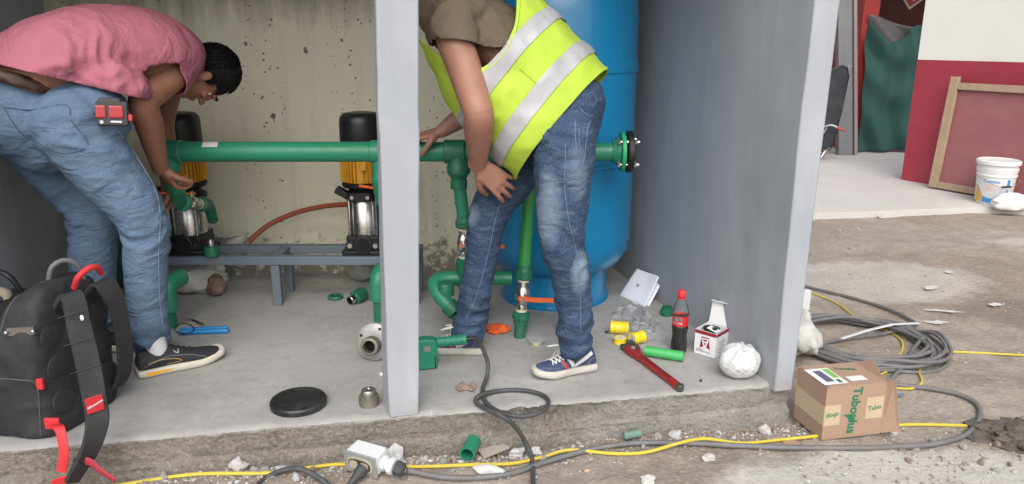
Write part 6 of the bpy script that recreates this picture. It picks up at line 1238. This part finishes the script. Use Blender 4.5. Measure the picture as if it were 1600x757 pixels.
cn0 = Mo @ V(.056, .035, .034); cnd = (Mo.to_3x3() @ V(1, .05, -.15)).normalized(); obj('connector', MB().lathe([(.022, 0), (.025, .004), (.025, .016), (.020, .018), (.020, .026), (.027, .028), (.027, .044), (.018, .047)], cn0, cnd, 12), OW, ot, ang=25); obj('gland_nut', MB().lathe([(.016, .046), (.024, .05), (.022, .074), (.015, .08)], cn0, cnd, 8), mat('dark grey plug', (.05, .05, .053), .6), ot)
pe_ = pl0 + pld * .05; one('plug_cord', MB().tube([pe_, pe_ + pld * .03, on(548, 775, .012), AZ(522, 765, -.12), AZ(500, 748, -.10), AZ(470, 733, -.09), AZ(440, 736, -.10), AZ(415, 748, -.12), on(395, 775, .012), on(380, 810, .012)], .0085, 10, sub=6), CORD, 'dark cord curling from the outlet plug out of the bottom of the picture', 'cable')
g0 = cn0 + cnd * .075
main = [g0, on(640, 744, .018), on(690, 751, .012), on(745, 752, .012), on(800, 745, .012), on(850, 728, .012), on(905, 712, .012), on(960, 701, .012), on(1020, 697, .012), on(1100, 699, .012), on(1180, 703, .012), on(1260, 705, .012), on(1340, 705, .012), on(1410, 703, .012), on(1470, 697, .012), on(1512, 682, .012), on(1529, 660, .012), on(1527, 638, .012), on(1500, 622, .012), on(1455, 612, .012), on(1400, 606, .012), on(1350, 600, .012)]
one('power_cable', MB().tube(main, .0092, 10, sub=6), GC, 'thick grey cable running along the slab foot and looping past the box', 'cable')
y1 = [on(40, 757, .006), on(120, 757, .007), on(190, 752, .007), on(300, 745, .007), on(420, 743, .008), on(480, 735, .008), on(530, 729, .007), on(600, 732, .007), on(660, 733, .008), on(740, 730, .008), on(800, 728, .008), on(850, 719, .012), on(890, 712, .020), on(960, 713, .009), on(1010, 711, .010), on(1060, 702, .022), on(1100, 695, .022), on(1160, 697, .010), on(1220, 691, .009), on(1275, 685, .008), on(1340, 676, .006), on(1400, 668, .008), on(1450, 667, .008), on(1510, 668, .006)]
one('yellow_wire', MB().tube(y1, .0058, 8, sub=6), YC, 'yellow wire lying along the slab foot, crossing the grey cable', 'cable')
y2 = [on(1240, 452, .012), on(1275, 463, .008), on(1310, 478, .008), on(1345, 505, .012), on(1385, 520, .01), on(1410, 540, .008), on(1395, 575, .008), on(1370, 592, .012), on(1330, 605, .01)]
one('yellow_wire', MB().tube(y2, .0045, 8, sub=6), YC, 'yellow wire passing under the grey cable coil from behind the wall', 'cable')
y3 = [on(1620, 559, .008), on(1560, 556, .008), on(1500, 553, .008), on(1470, 556, .010), on(1445, 572, .008), on(1436, 584, .008), on(1440, 600, .008), on(1425, 610, .008), on(1392, 609, .008), on(1360, 606, .008)]
one('yellow_wire', MB().tube(y3, .0048, 8, sub=6), YC, 'yellow wire leading from the coil to the right edge of the picture', 'cable')
# cable coil: one cable wound in many loops
cc_ = on(1352, 541); cl = []; NL = 12; rg = random.Random(4)
lp = [(rg.uniform(.245, .33), rg.uniform(-.035, .035), rg.uniform(-.04, .04), rg.uniform(.9, 1.1)) for _ in range(NL + 2)]
for k in range(NL * 14):
    i = k / 14; a_i = int(i); f_ = i - a_i; L0, L1_ = lp[a_i], lp[a_i + 1]; r_, ox, oy, asp = [p * (1 - f_) + q * f_ for p, q in zip(L0, L1_)]; an_ = 2 * math.pi * i + .6
    x, y = cc_.x + ox + r_ * math.cos(an_) * 1.03, cc_.y + oy + r_ * asp * math.sin(an_) * .98; cl.append(V(x, y, gz(x, y) + .012 + .011 * (a_i % 4) + .008 * math.sin(an_ * 3 + a_i)))
cl = [on(1225, 440, .012), on(1262, 452, .012), on(1320, 466, .012), on(1380, 484, .012), on(1418, 502, .014), on(1420, 520, .02)] + cl[6:] + [on(1392, 600, .02), on(1350, 602, .016)]
one('cable_coil', MB().tube(cl, .0082, 9, sub=3), GC, 'grey power cable wound in a loose coil on the dirt', 'cable')
s0, s1 = on(1312, 546, .05), on(1432, 519, .045); one('plastic_strip', MB().ribbon([s0, s0.lerp(s1, .3) + V(0, 0, .015), s0.lerp(s1, .65) + V(0, 0, .02), s1], V(.3, 1, -.1), .022, .003), WHITEP, 'flat white plastic strip lying across the cable coil', 'strip')
# sack and white sheet behind the right wall
SK = mat('white woven sack', (.52, .515, .48), .75, var=.1, sc_=10, bump=.5, bsc=18, bd=.015)
c_ = on(1262, 570); one('sack', crumple(V(c_.x - .01, c_.y + .16, c_.z + .09), (.10, .17, .12), 22, .45, 1.8, 4, c_.z, .10), SK, 'white woven sack slumped behind the cardboard box against the right wall', 'sack', ang=180)
c_ = on(1262, 492); one('foam_sheet', MB().box((c_.x - .02, c_.y + .06, c_.z + .055), (.10, .03, .11), Matrix.Rotation(.25, 3, 'Z')), WHITEP, 'white foam sheet standing behind the end of the right wall', 'sheet', bevel=.004)
# green offcuts, asphalt lump, rubble
a, b = on(733, 722, .028), on(742, 697, .028); a = on(730, 722, .026); b = a + V(.018, .085, .0); offcut('pipe_offcut', a, b, .025, GREEN, 'short green pipe offcut with open end on the dirt below the slab')
a = on(974, 690, .02); offcut('pipe_offcut', a, a + V(.06, .012, .006), .014, mat('dusty green plastic', (.14, .22, .18), .7, dirt=.5, dcol=(.36, .34, .30)), 'small dusty green pipe offcut at the slab foot below the pipe wrench')
ASP = mat('dark broken asphalt', (.12, .10, .086), .95, var=.35, sc_=25, bump=1, bsc=45, bd=.015)
c_ = on(1582, 690); one('asphalt_mound', crumple(V(c_.x + .05, c_.y + .02, c_.z - .005), (.17, .13, .06), 51, .5, 2.2, 5, c_.z - .02, .14), ASP, 'dark lump of broken asphalt near the right edge of the picture', 'asphalt', ang=30)
ST = mat('pale concrete rubble', (.46, .44, .42), .9, var=.22, sc_=18, bump=.8, bsc=50, bd=.006, dirt=.4, dcol=(.30, .26, .22)); STW = mat('white plaster rubble', (.52, .51, .50), .9, var=.1, bump=.6, bsc=50, bd=.006, dirt=.3, dcol=(.45, .42, .38)); STB = mat('brown stone', (.26, .205, .165), .9, var=.25, bump=.6, bsc=50, bd=.005)
SL = mat('grey wood slat', (.33, .29, .25), .85, var=.2, sc_=20, bump=.4, bsc=60, dirt=.3)
def chunk(name, u, v, rx, ry, rz, m, label, cat, seed, ang=40): c = on(u, v); return one(name, crumple(c + V(0, 0, rz * .55), (rx, ry, rz), seed, .75, 1.6, 2, fine=.22), m, label, cat, smooth=False)
chunk('plaster_lump', 612, 722, .045, .035, .035, STW, 'white crumbled plaster lump behind the outlet box', 'rubble', 61); chunk('plaster_lump', 765, 741, .055, .022, .022, STW, 'flat white plaster piece in front of the grey cable', 'rubble', 62)
chunk('plaster_lump', 372, 733, .030, .024, .030, ST, 'grey cement lump at the slab foot behind the yellow wire', 'rubble', 63); chunk('plaster_lump', 808, 697, .028, .02, .022, STW, 'white angular stone just left of the hanging cord', 'rubble', 64); chunk('plaster_lump', 838, 708, .022, .018, .022, STW, 'white stone just right of the hanging cord', 'rubble', 65)
chunk('stone', 1108, 719, .026, .02, .013, ST, 'flat oval grey stone in front of the cables', 'stone', 66); chunk('paper_wad', 1012, 754, .028, .018, .014, STW, 'white crumpled paper at the bottom edge of the picture', 'paper', 67); chunk('stone', 1055, 684, .022, .018, .018, ST, 'grey stone against the slab foot below the wrench', 'stone', 68); chunk('stone', 918, 737, .012, .007, .005, mat('tan chip', (.55, .36, .22), .8), 'small tan wood chip on the bare dirt', 'chip', 69)
chunk('stone', 1195, 677, .030, .022, .022, ST, 'grey stone beside the broken slab corner', 'stone', 70); chunk('stone', 1376, 342, .03, .025, .02, ST, 'lone pale stone on the dirt near the pavement edge', 'stone', 71)
sl = on(770, 717); one('wood_slat', MB().box((0, 0, 0), (.10, .055, .007)).xf(frame(sl + V(0, .03, .02), V(.85, .5, .1), z=V(-.1, -.25, 1))), SL, 'thin grey wood slat beside the green offcut', 'wood', bevel=.002)
for k, (u, v, w1_, l1_, an_, lb) in enumerate(((1455, 452, .10, .05, .3, 'white paper scrap beyond the coil, nearest the dusty patch'), (1462, 507, .13, .05, -.15, 'torn white paper scrap right of the coil'), (1472, 489, .17, .03, -.25, 'long thin white paper scrap beyond the coil'), (1556, 479, .08, .05, .2, 'small white paper scrap at far right'), (1235, 697, .09, .05, .2, 'flat cardboard scrap under the grey cable by the box'), (1405, 622, .05, .025, .3, 'small blue wire scrap right of the cardboard box'), (1482, 428, .05, .03, .2, 'tiny white scrap on the brown dirt'))):
    c = on(u, v); q0 = random.Random(k)
    pl = [(w1_ / 2 * math.cos(a) * (1 + q0.uniform(-.55, .25)), l1_ / 2 * math.sin(a) * (1 + q0.uniform(-.6, .3))) for a in np.linspace(0, 2 * math.pi, 15)[:-1]]
    one('paper_scrap', MB().prism(pl, frame(c + V(0, 0, .010), V(math.cos(an_), math.sin(an_), .02), z=V(.02, -.04, 1)), .002), mat('blue grey scrap', (.14, .18, .26), .8) if k == 5 else (CB if k == 4 else STW), lb, 'paper scrap', smooth=False)
# loose stones one can count along the slab foot, and uncountable gravel
rs = random.Random(11); bases = []
for k in range(6):
    mb = crumple(V(0, 0, 0), (1, .8, .6), 80 + k, .5, 1.7, 2, fine=.1); me = rawmesh(mb, 'stone'); recalc(me); me.materials.append((ST, STB, ST, STW, ST, STB)[k]); bases.append(me)
for k in range(70):
    if k < 46: x = rs.uniform(-1.3, 1.15); y = front(x) - abs(rs.gauss(.05, .045)) - .022
    else: x, y = rs.uniform(1.15, 1.75), rs.uniform(2.15, 2.42)
    s_ = rs.uniform(.008, .019); o = bpy.data.objects.new('rubble_stone', bases[k % 6]); col.objects.link(o); o.location = (x, y, gz(x, y) + s_ * .3); o.scale = (s_, s_, s_); o.rotation_euler = (rs.uniform(0, 6), rs.uniform(0, 6), rs.uniform(0, 6)); tag(o, 'small loose stone in the rubble strip along the slab foot', 'stone', 'loose rubble stones')
gv = MB(); ico = [(0, 0, 1), (.9, 0, .3), (.28, .85, .3), (-.73, .5, .25), (-.7, -.55, .3), (.3, -.8, .2), (0, 0, -.8)]; icf = [(0, 1, 2), (0, 2, 3), (0, 3, 4), (0, 4, 5), (0, 5, 1), (6, 2, 1), (6, 3, 2), (6, 4, 3), (6, 5, 4), (6, 1, 5)]
NG = 6400; gx = []; 
for k in range(NG):
    if k < 4600: x = rs.uniform(-2, 1.25); y = front(x) - abs(rs.gauss(.03, .07)) - .018
    elif k < 5500: x, y = rs.uniform(.9, 2.0), rs.uniform(1.95, 2.45)
    else: x, y = rs.uniform(1.1, 4.6), 1.9 + 3.7 * rs.random() ** 1.2
    gx.append((x, y))
gx = np.array(gx); gzz = gh(gx[:, 0], gx[:, 1]); mats_g = []
for (x, y), z in zip(gx, gzz):
    s_ = min(.011, .0022 + rs.expovariate(1 / .0022)) * (1.25 if y > 2.8 else 1); a = rs.uniform(0, 6.3); ca, sa = math.cos(a), math.sin(a); q = [rs.uniform(.6, 1.2) for _ in range(7)]
    gv.add([(x + s_ * (vx * ca - vy * sa) * t_2, y + s_ * (vx * sa + vy * ca) * t_2, z + s_ * (.2 + .7 * vz) * t_2) for (vx, vy, vz), t_2 in zip(ico, q)], icf, rs.choice((0, 0, 0, 1, 1, 1, 1, 2)))
tag(obj('gravel', gv, [ST, STB, STW], smooth=False, fix=True), 'fine gravel and crumbs of cement strewn over the dirt', 'gravel', kind='stuff')
